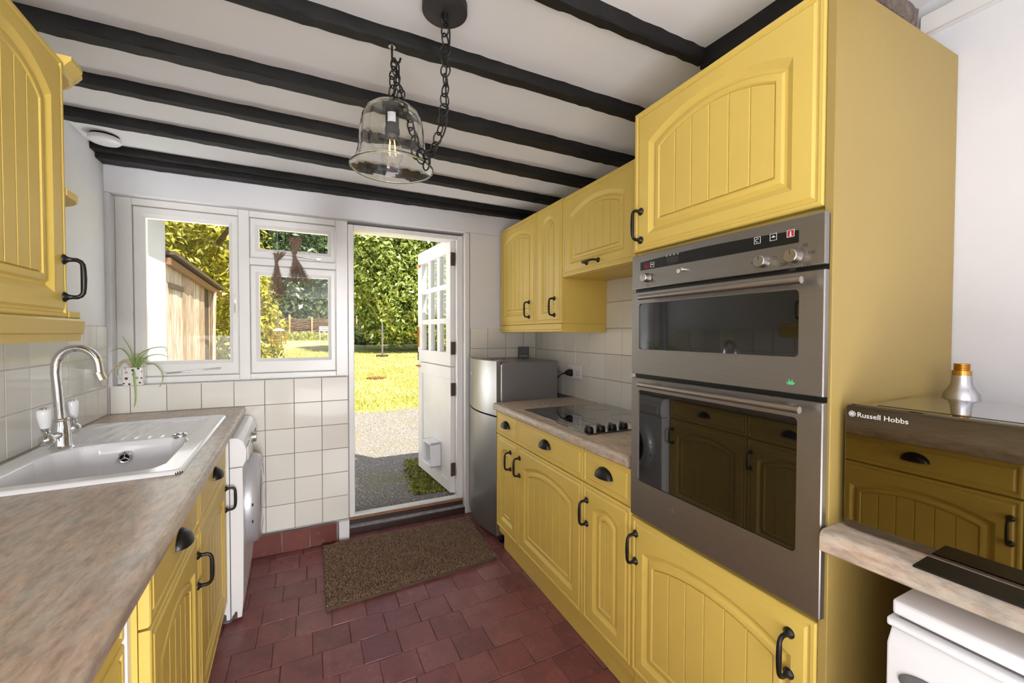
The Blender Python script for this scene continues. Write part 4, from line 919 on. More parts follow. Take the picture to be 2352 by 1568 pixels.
def along(path, step):
    out = []; acc = 0; nxt = 0
    for a, b in zip(path[:-1], path[1:]):
        d = (b - a).length
        while nxt <= acc + d: out.append((a + (b - a) * ((nxt - acc) / max(d, 1e-9)), (b - a).normalized())); nxt += step
        acc += d
    return out
def chain(P, step=.0262):
    for i, (p, t) in enumerate(along(spline(P, 12), step)):
        z = -t; x = Vector((0.83, 0.55, 0)); x = (x - z * x.dot(z)).normalized(); y = z.cross(x)
        m = frame(p, x, y, z) @ Matrix.Rotation((PI / 2 if i % 2 else 0) + random.uniform(-.35, .35), 4, 'Z') @ Matrix.Rotation(random.uniform(-.12, .12), 4, 'Y')
        place('chain_link', LINK, 'black_iron', lamp, m)
P1 = [(.322, 1.124, 2.178), (.326, 1.134, 2.09), (.328, 1.146, 1.98), (.320, 1.162, 1.90), (.303, 1.182, 1.842), (.283, 1.200, 1.826), (.266, 1.222, 1.852), (.252, 1.242, 1.918), (.236, 1.262, 1.985), (.220, 1.285, 2.068), (.210, 1.296, 2.128)]
chain(P1)
for dx, dy, dz_, ra in ((-.012, .004, -.010, .3), (.012, -.006, -.014, 1.2), (-.028, .014, .004, .8), (.004, 0, -.028, 2.0)):
    place('chain_link', LINK, 'black_iron', lamp, Matrix.Translation((.283 + dx, 1.20 + dy, 1.828 + dz_)) @ Matrix.Rotation(ra, 4, 'Z') @ Matrix.Rotation(.5 * dx / .012, 4, 'Y'))
chain([(HKX + .010, HKY, 2.122), (HKX, HKY, 2.07), (HKX - .002, HKY, 2.028)])
MB().tube([p + Vector((.006 + .006 * math.sin(i * .55), -.004, .010 * math.sin(i * .3))) for i, p in enumerate(spline(P1, 5))] + [Vector((HKX + .012, HKY, 2.10)), Vector((HKX + .010, HKY - .008, 2.05)), Vector((HKX, HKY, 2.012))], .0024, 7).build('lamp_cord', 'black_plastic', lamp, smooth=True)
bell = [(.012, 2.001), (.040, 1.999), (.062, 1.992), (.078, 1.978), (.088, 1.957), (.094, 1.930), (.097, 1.895), (.100, 1.860), (.105, 1.838), (.113, 1.822), (.121, 1.813), (.1225, 1.810), (.121, 1.8075)]
sh = MB().lathe(bell, (HKX, HKY, 0), 56, cap=False).build('glass_shade', 'bell_glass', lamp, smooth=True, ang=80, solid=.0028)
MB().tube([(HKX + .1215 * math.cos(2 * PI * k / 56), HKY + .1215 * math.sin(2 * PI * k / 56), 1.810) for k in range(56)], .0026, 7, closed=True).build('shade_rim', 'bell_glass', sh, smooth=True, ang=80)
MB().lathe([(.010, 2.024), (.010, 2.004), (.030, 2.0025), (.030, 1.997)], (HKX, HKY, 0), 22).build('shade_cap', 'black_iron', lamp, smooth=True, ang=40)
lh = MB().lathe([(.030, 1.9965), (.028, 1.990), (.020, 1.987), (.020, 1.932), (.022, 1.929), (.022, 1.914), (.019, 1.912)], (HKX, HKY, 0), 24).build('lamp_holder', 'rose_black', lamp, smooth=True, ang=40)
MB().add([(HKX + .0204 * math.cos(a), HKY + .0204 * math.sin(a), z) for z in (1.943, 1.972) for a in [math.radians(-140 + 10 * i) for i in range(8)]], [(i, i + 1, i + 9, i + 8) for i in range(7)]).build('paper_label', 'print_white', lh)
bu = MB().lathe([(.013, 1.9118), (.014, 1.900), (.022, 1.886), (.030, 1.868), (.0315, 1.852), (.028, 1.836), (.018, 1.825), (.004, 1.821)], (HKX, HKY, 0), 26).build('bulb', 'bulb_glass', lamp, smooth=True, ang=80)
for k in range(4):
    a = PI / 2 * k + .5; MB().tube([(HKX + .009 * math.cos(a), HKY + .009 * math.sin(a), 1.893), (HKX + .013 * math.cos(a), HKY + .013 * math.sin(a), 1.852)], .0011, 6).build('filament', 'filament', bu)
# smoke detector
sd = thing('smoke_detector', (-.893, 2.535, CZ), 'round white smoke detector on ceiling in the left corner', 'smoke detector')
MB().lathe([(.050, CZ - .0005), (.050, CZ - .010)], (-.893, 2.535, 0), 32).build('base', 'dark_gap', sd)
MB().lathe([(.056, CZ - .0102), (.058, CZ - .016), (.057, CZ - .028), (.050, CZ - .034), (.020, CZ - .036)], (-.893, 2.535, 0), 32).build('cover', 'plastic_white', sd, smooth=True, ang=40)

# ================================================================ SILL: SPIDER PLANT, DRIED HERBS
pl = thing('spider_plant', (-.893, 2.827, 1.0285), 'spider plant in a small spotted pot on the window sill', 'plant')
def rr(w, d, r): return [(x - .893, y + 2.8265) for x, y in rrect(-w, w, -d, d, r, 5)]
MB().loft([at(rr(.041, .0255, .012), 1.0285), at(rr(.044, .0275, .012), 1.034), at(rr(.045, .0285, .012), 1.080), at(rr(.0445, .0283, .012), 1.122), at(rr(.042, .0262, .011), 1.1225), at(rr(.041, .0255, .011), 1.105)], True, True).build('pot', 'pot', pl, smooth=True, ang=40)
MB().prism(rr(.0405, .025, .011), 1.1052, 1.1125).build('soil', 'soil', pl)
for x, z, r, c in ((-.028, 1.117, .0045, 'tan'), (.003, 1.109, .0065, 'navy'), (.025, 1.117, .0055, 'navy'), (-.024, 1.098, .006, 'grey'), (.006, 1.086, .008, 'grey'), (-.024, 1.066, .007, 'red'), (.019, 1.068, .007, 'grey'), (-.012, 1.036, .005, 'navy'), (.036, 1.066, .0045, 'navy'), (.036, 1.101, .005, 'tan'), (-.034, 1.040, .004, 'navy'), (.031, 1.042, .005, 'red')):
    ox = max(0, abs(x) - .033) * .25
    MB().prism([(x - .893 + r * math.cos(2 * PI * k / 16), z + r * math.sin(2 * PI * k / 16)) for k in range(16)], 2.8265 - .0288 + ox, 2.8265 - .0275 + ox, 'y').build('spot', 'dot_' + c, pl)
def ribbon(P, w, nrm=(0, -1, .3), n=6, taper=True):
    C = spline(P, n); m = MB(); vs = []; L = len(C)
    for i, p in enumerate(C):
        t = (C[min(i + 1, L - 1)] - C[max(i - 1, 0)]).normalized(); side = t.cross(Vector(nrm))
        if side.length < 1e-4: side = Vector((1, 0, 0))
        side.normalize(); up = side.cross(t); s = i / (L - 1); ww = w * (min(1, .45 + s * 3) * (1 - s) ** .5 if taper else 1) + .0003
        vs += [p - side * ww, p + up * ww * .35, p + side * ww]
    m.add(vs, [(3 * i + k, 3 * i + k + 1, 3 * i + k + 4, 3 * i + k + 3) for i in range(L - 1) for k in (0, 1)]); return m
def pc(x, y): return (-.925 + (230 + x / 7.127 - 282) * .00178 + .006, 1.127 - (740 + y / 7.127 - 842) * .00222)
LV = [([(480, 700), (480, 600), (440, 420), (310, 205)], .0040, 'g', 2.805), ([(460, 720), (440, 620), (390, 500), (310, 420), (220, 425), (130, 470)], .0035, 'g', 2.80),
      ([(460, 720), (400, 630), (330, 615), (200, 720), (90, 900), (75, 1040)], .0032, 'p', 2.795), ([(500, 700), (560, 540), (760, 430), (920, 400), (1035, 410), (1045, 500)], .0032, 'g', 2.80),
      ([(520, 700), (580, 590), (660, 510), (760, 440)], .0032, 'g', 2.815), ([(560, 700), (650, 600), (760, 545), (880, 525), (1000, 540), (1085, 585)], .0032, 'g', 2.805),
      ([(540, 700), (640, 650), (740, 685), (860, 690), (970, 810), (1000, 920), (960, 1050), (930, 1085)], .0036, 'g', 2.785),
      ([(490, 720), (495, 740), (515, 900), (535, 1100), (535, 1290), (510, 1410)], .0062, 'g', 2.787), ([(560, 700), (600, 580), (660, 590), (715, 730)], .0034, 'g', 2.803),
      ([(440, 720), (330, 640), (250, 720), (215, 800), (240, 900), (300, 980)], .003, 'p', 2.797), ([(510, 700), (540, 600), (600, 560)], .0045, 'g', 2.81), ([(490, 700), (470, 600), (500, 540), (560, 500)], .004, 'g', 2.82),
      ([(530, 700), (600, 600), (650, 640), (655, 740)], .0036, 'g', 2.80), ([(540, 710), (600, 650), (680, 600), (720, 560)], .0034, 'g', 2.815)]
for P, w, c, yy in LV:
    pts = []
    for i, q in enumerate(P):
        s = i / (len(P) - 1); X_, Z_ = pc(*q); pts.append((X_, 2.822 + (yy - 2.822) * min(1, s * 2.2), Z_ - (.012 if i == 0 else 0)))
    ribbon(pts, w).build('leaf', 'leaf_green' if c == 'g' else 'leaf_pale', pl, smooth=True, ang=80)
def herb(name, label, tie, tops, spread_top, bots, spread_bot, n, seed):
    R = random.Random(seed); e = thing(name, tie, label, 'dried herbs', 'dried bundles hanging at the window'); m = MB(); f = MB()
    for i in range(n):
        a = R.uniform(0, 2 * PI); q = math.sqrt(R.random())
        tx = tops[0] + spread_top * q * math.cos(a); ty = tie[1] + .014 * q * math.sin(a); tz = tops[1] - R.random() * .03
        s = R.random() ** .7; bx_ = bots[0] + spread_bot * (2 * R.random() - 1); by = tie[1] + .022 * math.sin(a) * R.random() - .012 * R.random(); bz_ = tie[2] + (bots[1] - tie[2]) * (.45 + .55 * s)
        k = (bz_ - tie[2]) / (bots[1] - tie[2]); bx_ = tie[0] + (bx_ - tie[0]) * k
        tx2 = tie[0] + .007 * q * math.cos(a); ty2 = tie[1] + .007 * q * math.sin(a)
        mid = (tx2 + (bx_ - tx2) * .5 + R.uniform(-.008, .008), (ty2 + by) / 2, tie[2] + (bz_ - tie[2]) * .5)
        m.tube([(tx, ty, tz), (tx2, ty2, tie[2]), mid, (bx_, by, bz_)], [.0010, .0011, .0009, .0006], 3)
        for h in range(11):
            t_ = .35 + .65 * R.random(); c = (mid[0] + (bx_ - mid[0]) * t_, mid[1] + (by - mid[1]) * t_, mid[2] + (bz_ - mid[2]) * t_); r = R.uniform(.0018, .0046)
            d1_, d2_ = [Vector((R.uniform(-1, 1), R.uniform(-1, 1), R.uniform(-1, 1))).normalized() * r for _ in range(2)]; c = Vector(c) + Vector((R.gauss(0, .008), R.gauss(0, .005), R.gauss(0, .008)))
            f.add([c - d1_, c + d2_ * .6, c + d1_ * 1.3, c - d2_ * .6], [(0, 1, 2, 3)])
    m.build('stems', 'twig', e, kind='stuff', fix=False); f.build('dried_flowers', 'twig_dark', e, kind='stuff', fix=False)
    MB().tube([(tie[0] + .0095 * math.cos(2 * PI * k / 12), tie[1] + .0095 * math.sin(2 * PI * k / 12), tie[2] + .001 * math.sin(k)) for k in range(12)], .0018, 5, closed=True).tube([(tie[0], tie[1] + .009, tie[2]), (tie[0], 2.846, tie[2] + .012)], .0012, 4).build('string', 'twig', e)
herb('dried_herb_bundle', 'smaller dried herb bundle hanging left on window stay', (-.228, 2.822, 1.735), (-.212, 1.800), .038, (-.225, 1.485), .055, 80, 3)
herb('dried_herb_bundle', 'larger dried herb bundle with tall stems hanging right on window stay', (-.134, 2.822, 1.775), (-.128, 1.895), .036, (-.098, 1.595), .066, 120, 5)

# ================================================================ DOORMAT
dm = thing('doormat', (.47, 2.4, 0), 'brown coir doormat on red tile floor before the garden door', 'doormat')
NL, NR, FRr, FLl = Vector((.022, 2.079, 0)), Vector((.915, 2.147, 0)), Vector((.934, 2.706, 0)), Vector((.014, 2.702, 0))
def bil(u, v): return (NL * (1 - u) + NR * u) * (1 - v) + (FLl * (1 - u) + FRr * u) * v
n = 24; MB().loft([[(*bil(u, v)[:2], z) for u, v in [(i / n, 0) for i in range(n)] + [(1, i / n) for i in range(n)] + [(1 - i / n, 1) for i in range(n)] + [(0, 1 - i / n) for i in range(n)]] for z in (.0015, .018)]).build('mat_base', 'coir_back', dm)
N = 30000; U = rng.random(N); Vv = rng.random(N)
base = np.array([[*bil(u, v)[:2]] for u, v in zip(U, Vv)]); ang_ = rng.random(N) * 2 * PI; w_ = .0016; hh = .006 + .006 * rng.random(N)
vs = np.zeros((N, 3, 3)); vs[:, 0, :2] = base + np.stack([np.cos(ang_), np.sin(ang_)], -1) * w_; vs[:, 1, :2] = base - np.stack([np.cos(ang_), np.sin(ang_)], -1) * w_
vs[:, 2, :2] = base + rng.normal(0, .004, (N, 2)); vs[:, :2, 2] = .017; vs[:, 2, 2] = .018 + hh
def fast_mesh(name, verts, nper):
    k = len(verts) // nper; me = bpy.data.meshes.new(name); me.vertices.add(len(verts)); me.vertices.foreach_set('co', np.ascontiguousarray(verts, np.float32).reshape(-1))
    me.loops.add(len(verts)); me.loops.foreach_set('vertex_index', np.arange(len(verts), dtype=np.int32)); me.polygons.add(k)
    me.polygons.foreach_set('loop_start', np.arange(0, len(verts), nper, dtype=np.int32)); me.update(calc_edges=True); me.validate(); return me
place('bristles', fast_mesh('bristles', vs.reshape(-1, 3), 3), 'coir', dm, None, False, kind='stuff')

# ================================================================ GARDEN
def gz(y): return .096 if y < 5.2 else .096 + .042 * (min(y, 27) - 5.2)
def ground(name, xs, ys, mat, lift=0.0, **k):
    vs = [(x, y, gz(y) + lift + (random.uniform(-.01, .01) if y > 6.5 else 0)) for x in xs for y in ys]; ny_ = len(ys)
    return MB().add(vs, [(i * ny_ + j, (i + 1) * ny_ + j, (i + 1) * ny_ + j + 1, i * ny_ + j + 1) for i in range(len(xs) - 1) for j in range(ny_ - 1)]).build(name, mat, smooth=True, ang=80, **k)
XS = list(np.linspace(-14, 20, 70)); edge = [6.15 + .25 * math.sin(x * 1.7) + .12 * math.sin(x * 5.1) for x in XS]
vs = []
for x, e_ in zip(XS, edge): vs += [(x, 2.901, .1005), (x, 5.0, .098), (x, e_, gz(e_) + .004)]
MB().add(vs, [(3 * i + k, 3 * i + 3 + k, 3 * i + 4 + k, 3 * i + k + 1) for i in range(len(XS) - 1) for k in (0, 1)]).build('yard', 'yard', kind='structure')
ground('lawn', list(np.linspace(-30, 34, 60)), [5.6, 5.9, 6.3, 6.8, 7.4, 8.2, 9, 10, 11, 12, 14, 16, 18, 20, 22, 24, 27, 40, 60], 'lawn', -.006, kind='structure')
# grass blades on the nearer lawn
N = 52000; gy_ = 5.75 + 12.5 * rng.random(N) ** 1.6; gx_ = gy_ * (-.20 + .60 * rng.random(N)); hgt = .018 + .03 * rng.random(N)
hgt *= np.where(gy_ < 6.4, .6, 1); keepg = (gx_ > -1.1) & (gy_ > 6.15 + .25 * np.sin(gx_ * 1.7) + .12 * np.sin(gx_ * 5.1) - .25 * rng.random(N)); gx_, gy_, hgt = gx_[keepg], gy_[keepg], hgt[keepg]
gzz = np.where(gy_ < 5.2, .096, .096 + .042 * (gy_ - 5.2)); N = len(gx_); a_ = rng.random(N) * 2 * PI
vs = np.zeros((N, 3, 3)); bw = (.004 + .0006 * gy_)
vs[:, 0] = np.stack([gx_ + bw * np.cos(a_), gy_ + bw * np.sin(a_), gzz - .008], -1); vs[:, 1] = np.stack([gx_ - bw * np.cos(a_), gy_ - bw * np.sin(a_), gzz - .008], -1)
vs[:, 2] = np.stack([gx_ + rng.normal(0, .015, N), gy_ + rng.normal(0, .015, N), gzz + hgt], -1)
tag(place('grass', fast_mesh('grass', vs.reshape(-1, 3), 3), 'grass', None, None, False), 'short sunlit grass growing over the garden lawn', 'grass', None, 'stuff')
def leaf_cloud(name, cen, nrm, Lf, Wf, mat, parent, jitter=.9):
    n_ = len(cen); nm = nrm + rng.normal(0, jitter, (n_, 3)); nm /= np.linalg.norm(nm, axis=1, keepdims=True) + 1e-9
    t_ = rng.normal(0, 1, (n_, 3)); t_ -= nm * (t_ * nm).sum(1, keepdims=True); t_ /= np.linalg.norm(t_, axis=1, keepdims=True) + 1e-9; s_ = np.cross(nm, t_)
    sz = (.65 + .7 * rng.random((n_, 1))); vs = np.stack([cen - t_ * Lf * .5 * sz, cen + s_ * Wf * .5 * sz + nm * Lf * .05, cen + t_ * Lf * .5 * sz, cen - s_ * Wf * .5 * sz + nm * Lf * .05], 1)
    return place(name, fast_mesh(name, vs.reshape(-1, 3), 4), mat, parent, None, False, kind='stuff')
def crown(blobs, clusters, per, sig):
    C = []; Nn = []
    vol = np.array([b[1][0] * b[1][2] for b in blobs]); vol = vol / vol.sum()
    for (c, r), f in zip(blobs, vol):
        k = max(4, int(clusters * f)); d = rng.normal(0, 1, (k, 3)); d /= np.linalg.norm(d, axis=1, keepdims=True)
        p = np.array(c) + d * np.array(r) * (1 - .42 * rng.random((k, 1)) ** 2.2)
        o = rng.normal(0, sig, (k, per, 3)); C.append((p[:, None] + o).reshape(-1, 3)); nn = d[:, None] + o / sig * .5 + np.array([0, 0, .5]); Nn.append(nn.reshape(-1, 3))
    return np.concatenate(C), np.concatenate(Nn)
def tree(name, label, loc, blobs, clusters, per, sig, Lf, Wf, mat, trunk_r, trunk_h, group=None):
    e = thing(name, loc, label, 'tree' if trunk_h > .8 else 'bush', group); b = [((loc[0] + c[0], loc[1] + c[1], loc[2] + c[2]), r) for c, r in blobs]
    C, Nn = crown(b, clusters, per, sig); leaf_cloud('foliage', C, Nn, Lf, Wf, mat, e)
    x, y, z = loc; m = MB().tube([(x, y, z - .1), (x + .04, y, z + trunk_h * .4), (x - .03, y + .05, z + trunk_h), (x + .05, y, z + trunk_h * 1.5)], [trunk_r * 1.3, trunk_r, trunk_r * .8, trunk_r * .4], 9)
    for (cx, cy, cz), r in b: m.tube([(x, y, z + trunk_h * .7), ((x + cx) / 2, (y + cy) / 2, (z + trunk_h + cz) / 2), (cx, cy, cz)], [trunk_r * .5, trunk_r * .3, trunk_r * .12], 6)
    m.build('trunk', 'bark', e, smooth=True); return e
tree('laurel_tree', 'big glossy sunlit green tree seen through the open door', (3.9, 17.0, gz(17)), [((-.8, 0, 2.5), (2.0, 1.8, 1.8)), ((-1.4, -.2, 1.15), (1.2, 1.1, .8)), ((.4, -.2, 1.2), (1.7, 1.2, .95)), ((-1.8, -.3, 3.4), (1.35, 1.2, 1.6)), ((-1.7, 0, 5.2), (1.3, 1.2, 1.3)), ((.1, .2, 3.6), (1.6, 1.5, 1.7)), ((-.8, 0, 5.0), (1.7, 1.5, 1.5)), ((-.5, -.6, 1.5), (1.3, 1.1, .85)), ((1.6, .3, 3.2), (1.6, 1.4, 2.0)), ((2.6, 1.0, 4.6), (1.8, 1.5, 1.9))], 2100, 24, .17, .20, .080, 'laurel', .13, 1.9)
tree('rhododendron', 'yellow green rhododendron rising behind the wooden shed', (-2.3, 9.6, gz(9.6)), [((0, 0, 1.9), (1.3, 1.1, 1.7)), ((-.5, .2, 3.0), (1.5, 1.2, 1.4)), ((.55, .3, 1.1), (.75, .8, 1.0)), ((.55, .4, 2.6), (.8, .9, 1.1)), ((-1.5, .5, 2.6), (1.4, 1.1, 1.9))], 950, 22, .13, .135, .050, 'rhodo', .08, 1.0)
tree('rhododendron', 'smaller yellow green bush at left edge of the lower window pane', (-1.02, 8.7, gz(8.7)), [((0, 0, 1.2), (.40, .42, .62)), ((-.15, .1, 1.75), (.36, .4, .45)), ((.05, 0, .65), (.34, .4, .4))], 240, 16, .075, .12, .045, 'rhodo', .03, .7)
tree('shrub', 'low dark shrubs in the shade left of the big glossy tree', (2.3, 21.0, gz(21)), [((0, 0, .5), (.9, .6, .6)), ((.9, .3, .7), (.8, .6, .7)), ((-.5, .3, .35), (.6, .5, .45)), ((2.2, .4, .9), (1.2, .6, .9))], 420, 16, .12, .16, .07, 'conifer', .04, .5)
for i, (x, y, h_, w_, lb) in enumerate(((-9.5, 31, 12, 2.6, 'dark conifer at the far left end behind the woven fence'), (-5.2, 32, 13, 2.6, 'dark conifer behind fence left of the hanging feeder'), (-1.6, 30.5, 12.5, 2.3, 'tall dark conifer in line with the middle fence posts'), (1.6, 33, 14, 2.5, 'dark conifer behind fence near the open doorway edge'), (5.2, 31, 13, 2.6, 'dark conifer behind the big glossy tree'), (9.2, 30, 12, 2.7, 'dark conifer seen through the glazed door leaf'), (13.5, 32, 13, 2.9, 'dark conifer far right behind the open door leaf'), (-3.4, 38, 15, 3.2, 'dim conifer in back row filling gap left of window mullion'), (.2, 39, 15, 3.2, 'dim conifer in back row filling gap behind white chair'), (4, 39, 16, 3.3, 'dim conifer in back row behind the doorway'), (-7.5, 39, 15, 3.3, 'dim conifer in back row behind the shed'), (8, 38, 15, 3.4, 'dim conifer in back row right of big tree'))):
    tree('conifer', lb, (x, y, gz(y)), [((0, 0, 2.0), (w_ * 1.05, w_, 1.7)), ((.3, 0, 4.2), (w_, w_, 1.8)), ((-.2, .2, 6.6), (w_ * .85, w_ * .85, 1.9)), ((.1, 0, 9.0), (w_ * .65, w_ * .65, 1.9)), ((0, 0, h_ - 1.6), (w_ * .4, w_ * .4, 1.7))], 420, 16, .34, .42, .16, 'conifer', .2, 3.0, 'conifers beyond the fence')
# woven fence
FY = 26.0; fz0 = gz(FY)
fe = thing('wattle_fence', (-1, FY, fz0), 'woven brown wattle fence with pale posts across the garden end', 'fence')
m = MB()
for r in range(26):
    z = fz0 + .08 + 1.05 * r / 25; P = []
    for k in range(24):
        x = -6.2 + 8.4 * k / 23; P.append((x, FY + .05 * (1 if (k + r) % 2 else -1), z + random.uniform(-.045, .045)))
    m.tube(P, random.uniform(.014, .026), 4)
m.build('woven_branches', 'wattle', fe, kind='stuff')
for x in (-5.6, -3.6, -1.49, -.37, .85, 2.02): MB().box(x - .045, x + .045, FY - .12, FY - .03, fz0 - .1, fz0 + 1.25 + .12 * (x in (-1.49, 2.02))).build('fence_post', 'post_wood', fe, bevel=.006)
MB().box(-6.2, 2.2, FY + .10, FY + .13, fz0 - .1, fz0 + .95).build('backing_board', 'wattle', fe)
# border planting along the fence
C = np.stack([rng.uniform(-5.5, 1.9, 2600), rng.uniform(24.6, 25.7, 2600), fz0 - .05 + .45 * rng.random(2600) ** 1.5], -1)
tag(leaf_cloud('border_plants', C, np.tile([0, -.5, .6], (2600, 1)), .22, .05, 'meadow', None), 'low pale border plants along the foot of woven fence', 'plants')
# raised bed
rb = thing('raised_bed', (3.9, 22.6, gz(22.6)), 'corrugated metal raised bed with pale plants beyond the lawn', 'planter'); zb = gz(22.5)
pr = [(2.9 + 2.3 * i / 60, 22.5 + .012 * math.sin(i * 1.6)) for i in range(61)]
m = MB(); vs = []
for j in range(25): vs += [(2.9, 22.5 - .012 * math.cos(j * 1.6), zb - .02 + .31 * j / 24), (5.3, 22.5 - .012 * math.cos(j * 1.6), zb - .02 + .31 * j / 24)]
m.add(vs, [(2 * j, 2 * j + 1, 2 * j + 3, 2 * j + 2) for j in range(24)]); m.build('corrugated_panel', 'gravel_metal', rb, smooth=True)
MB().box(2.9, 5.3, 22.53, 23.6, zb - .02, zb + .24).build('bed_soil', 'soil', rb)
C = np.stack([rng.uniform(2.9, 5.3, 2600), rng.uniform(22.6, 23.5, 2600), zb + .2 + .75 * rng.random(2600) ** 1.3], -1)
leaf_cloud('bed_plants', C, np.tile([0, -.5, .4], (2600, 1)), .24, .06, 'meadow', rb)
# clothes post, drain cover, chair, bird feeder
px_, py_ = 1.97, 14.7; cpz = gz(py_)
cpst = thing('clothes_post', (px_, py_, cpz), 'slim grey metal post standing in lawn under the big tree', 'post')
MB().tube([(px_, py_, cpz), (px_, py_, cpz + 1.15)], .03, 10).build('pole', 'grey_metal', cpst)
MB().box(px_ - .2, px_ + .2, py_ - .05, py_ + .05, cpz - .01, cpz + .07).box(px_ - .05, px_ + .05, py_ - .2, py_ + .2, cpz - .01, cpz + .05).build('foot_cross', 'rust', cpst)
dc = thing('drain_cover', (1.17, 9.7, gz(9.7)), 'round rusty drain cover set into the lawn', 'drain cover')
MB().lathe([(.22, -.01), (.22, .014), (.20, .016)], (1.17, 9.7, gz(9.7)), 28).build('cover_plate', 'quarry_skirt', dc)
for k in range(9):
    x = -.16 + .04 * k; h_ = math.sqrt(.19 ** 2 - x * x); MB().box(1.17 + x - .008, 1.17 + x + .008, 9.7 - h_, 9.7 + h_, gz(9.7) + .0162, gz(9.7) + .022).build('rib', 'bare_wood', dc)
cx, cyy = .22, 22.2; cz = gz(cyy); ch = thing('garden_chair', (cx, cyy, cz), 'white folding garden chair at far edge of the lawn', 'chair')
for s in (-1, 1):
    MB().tube([(cx + s * .2, cyy - .2, cz), (cx + s * .2, cyy + .18, cz + .45), (cx + s * .2, cyy + .24, cz + .82)], .016, 6).build('leg', 'gloss_white', ch)
    MB().tube([(cx + s * .17, cyy + .24, cz), (cx + s * .17, cyy - .2, cz + .45)], .016, 6).build('leg', 'gloss_white', ch)
for k in range(5): MB().box(cx - .2, cx + .2, cyy - .2 + .085 * k, cyy - .14 + .085 * k, cz + .445, cz + .465).build('seat_slat', 'gloss_white', ch)
for k in range(3): MB().box(cx - .2, cx + .2, cyy + .215, cyy + .235, cz + .60 + .085 * k, cz + .66 + .085 * k).build('back_slat', 'gloss_white', ch)
bx_, by_ = -.47, 6.0; bf = thing('bird_feeder', (bx_, by_, 1.165), 'caged bird feeder with domed top hanging outside the window', 'bird feeder')
m = MB()
for k in range(14):
    a = 2 * PI * k / 14; m.tube([(bx_ + .03 * math.cos(a), by_ + .03 * math.sin(a), 1.345), (bx_ + .075 * math.cos(a), by_ + .075 * math.sin(a), 1.32), (bx_ + .088 * math.cos(a), by_ + .088 * math.sin(a), 1.27), (bx_ + .088 * math.cos(a), by_ + .088 * math.sin(a), 1.168)], .0026, 5)
for r, z in ((.088, 1.27), (.088, 1.235), (.088, 1.20), (.088, 1.168), (.075, 1.32)): m.tube([(bx_ + r * math.cos(2 * PI * k / 24), by_ + r * math.sin(2 * PI * k / 24), z) for k in range(24)], .0026, 5, closed=True)
m.build('cage', 'brass', bf); MB().lathe([(.070, 1.335), (.060, 1.35), (.030, 1.362), (.006, 1.368)], (bx_, by_, 0), 24).build('dome_cap', 'gloss_white', bf, smooth=True)
MB().lathe([(.038, 1.17), (.038, 1.33)], (bx_, by_, 0), 16).build('seed_tube', 'shade_glass', bf)
MB().tube([(bx_, by_, 1.366), (bx_, by_, 1.44)], .003, 5).tube([(bx_ + .016 * math.cos(2 * PI * k / 16), by_, 1.458 + .016 * math.sin(2 * PI * k / 16)) for k in range(16)], .003, 5, closed=True).tube([(bx_, by_, 1.474), (bx_ - .01, by_, 2.0), (bx_, by_, 3.1)], .0022, 5).build('hanger', 'satin', bf)
MB().tube([(bx_ + .1, by_ - .2, 3.12), (bx_, by_, 3.10), (bx_ - .6, by_ + 1.3, 3.08), (-1.6, 8.8, 2.9)], [.012, .016, .025, .05], 8).build('hanging_branch', 'bark', label='bare branch reaching over the lawn with bird feeder hung on it', cat='branch')
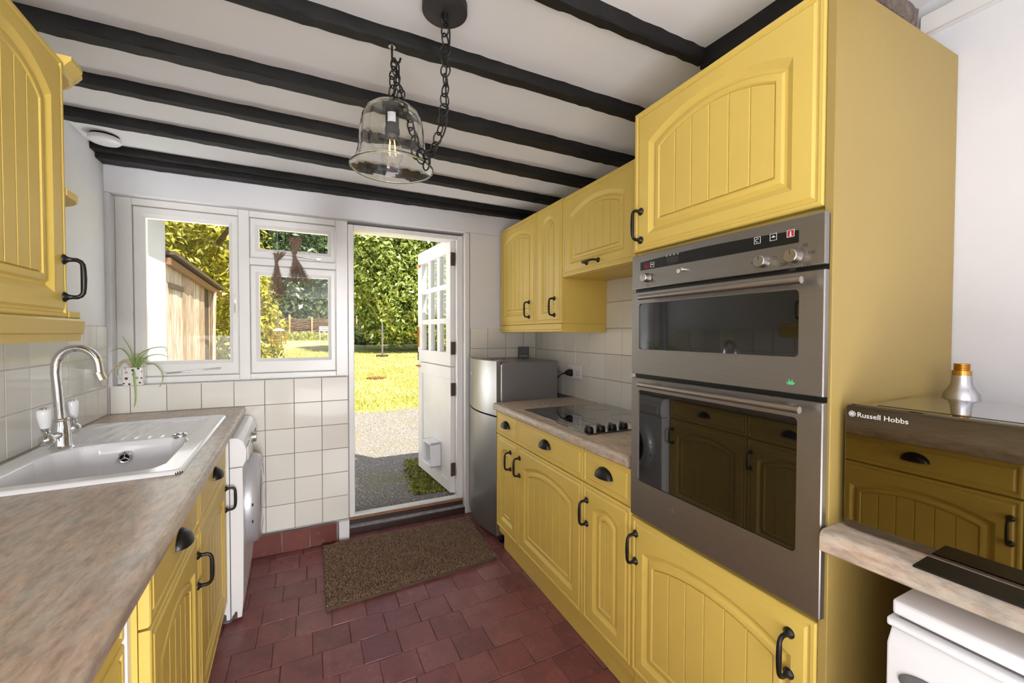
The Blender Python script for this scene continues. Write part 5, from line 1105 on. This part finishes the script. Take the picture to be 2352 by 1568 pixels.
# shed and white wall beyond the window
MB().box(-1.55, -1.30, 3.021, 4.868, -.1, 2.75).build('wall_outside', 'render', kind='structure')
MB().box(-1.60, -1.16, 3.3, 5.05, 2.40, 2.44).build('trim_4', 'bare_wood', kind='structure')
shd = thing('shed', (-2.2, 5.9, .05), 'weathered timber shed with upright boards beside the white wall', 'shed')
MB().prism([(4.90, 0), (6.93, 0), (6.93, 1.86), (4.90, 1.98)], -3.0, -1.325, 'x').build('shed_body', 'bark', shd)
y = 4.885; k = 0
while y < 6.95:
    w = random.uniform(.115, .155); y2 = min(y + w, 6.965); zt = lambda q: 2.005 - .058 * (q - 4.9) - .02
    x0_ = -1.318 + random.uniform(0, .008); zb_ = .06 + random.uniform(0, .03)
    if not (6.30 < y < 6.52):
        MB().add([(x0_ - .016, y + .003, zb_), (x0_ - .016, y2 - .003, zb_), (x0_ - .016, y2 - .003, zt(y2)), (x0_ - .016, y + .003, zt(y)), (x0_, y + .003, zb_), (x0_, y2 - .003, zb_), (x0_, y2 - .003, zt(y2)), (x0_, y + .003, zt(y))], [(0, 3, 2, 1), (4, 5, 6, 7), (0, 1, 5, 4), (1, 2, 6, 5), (2, 3, 7, 6), (3, 0, 4, 7)]).build('plank', 'shed', shd)
    y = y2
for q, mt, a, b in ((.035, 'roof_tile', -3.0, -1.225), (-.03, 'bare_wood', -1.30, -1.262)):
    z_ = lambda yy: 2.03 - .058 * (yy - 4.9) + q
    MB().add([(xx, yy, z_(yy) + h) for h in (-.022 - (.03 if q < 0 else 0), .012) for xx, yy in ((a, 4.87), (b, 4.87), (b, 7.12), (a, 7.12))], [(0, 3, 2, 1), (4, 5, 6, 7), (0, 1, 5, 4), (1, 2, 6, 5), (2, 3, 7, 6), (3, 0, 4, 7)]).build('roof_panel' if q > 0 else 'fascia_board', mt, shd)
MB().tube([(-1.285, 6.52, .05), (-1.275, 6.68, 1.86)], .028, 4).build('prop_post', 'shed', shd)
MB().box(-1.31, -1.296, 4.98, 5.42, 1.74, 1.79).build('batten', 'bark', shd)
# fern at the shed foot and moss by the door
fn = thing('fern', (-1.02, 6.75, .10), 'fern growing at the foot of the shed', 'fern')
for k in range(14):
    a = 2 * PI * k / 14 + random.uniform(-.2, .2); L_ = random.uniform(.35, .6); P = [(-1.02, 6.75, gz(6.75) - .01)] + [(-1.02 + L_ * t * math.cos(a), 6.75 + L_ * t * math.sin(a), gz(6.75) + 1.05 * (t - .62 * t * t)) for t in (.3, .6, .85, 1.0)]
    ribbon(P, .045, (0, 0, 1)).build('frond', 'fern', fn, smooth=True)
N = 5200; t1, t2 = rng.random(N), rng.random(N); mx_ = .96 - .32 * t1 * (1 - .35 * t2); my_ = 3.03 + .85 * t2
C = np.stack([mx_ + rng.normal(0, .03, N), my_ + rng.normal(0, .03, N), .101 + .010 * rng.random(N)], -1); C = C[C[:, 1] > 3.03]
tag(leaf_cloud('moss', C, np.tile([0, 0, 1.], (len(C), 1)), .026, .014, 'moss', None), 'olive green moss patch on concrete beneath the open door leaf', 'moss')
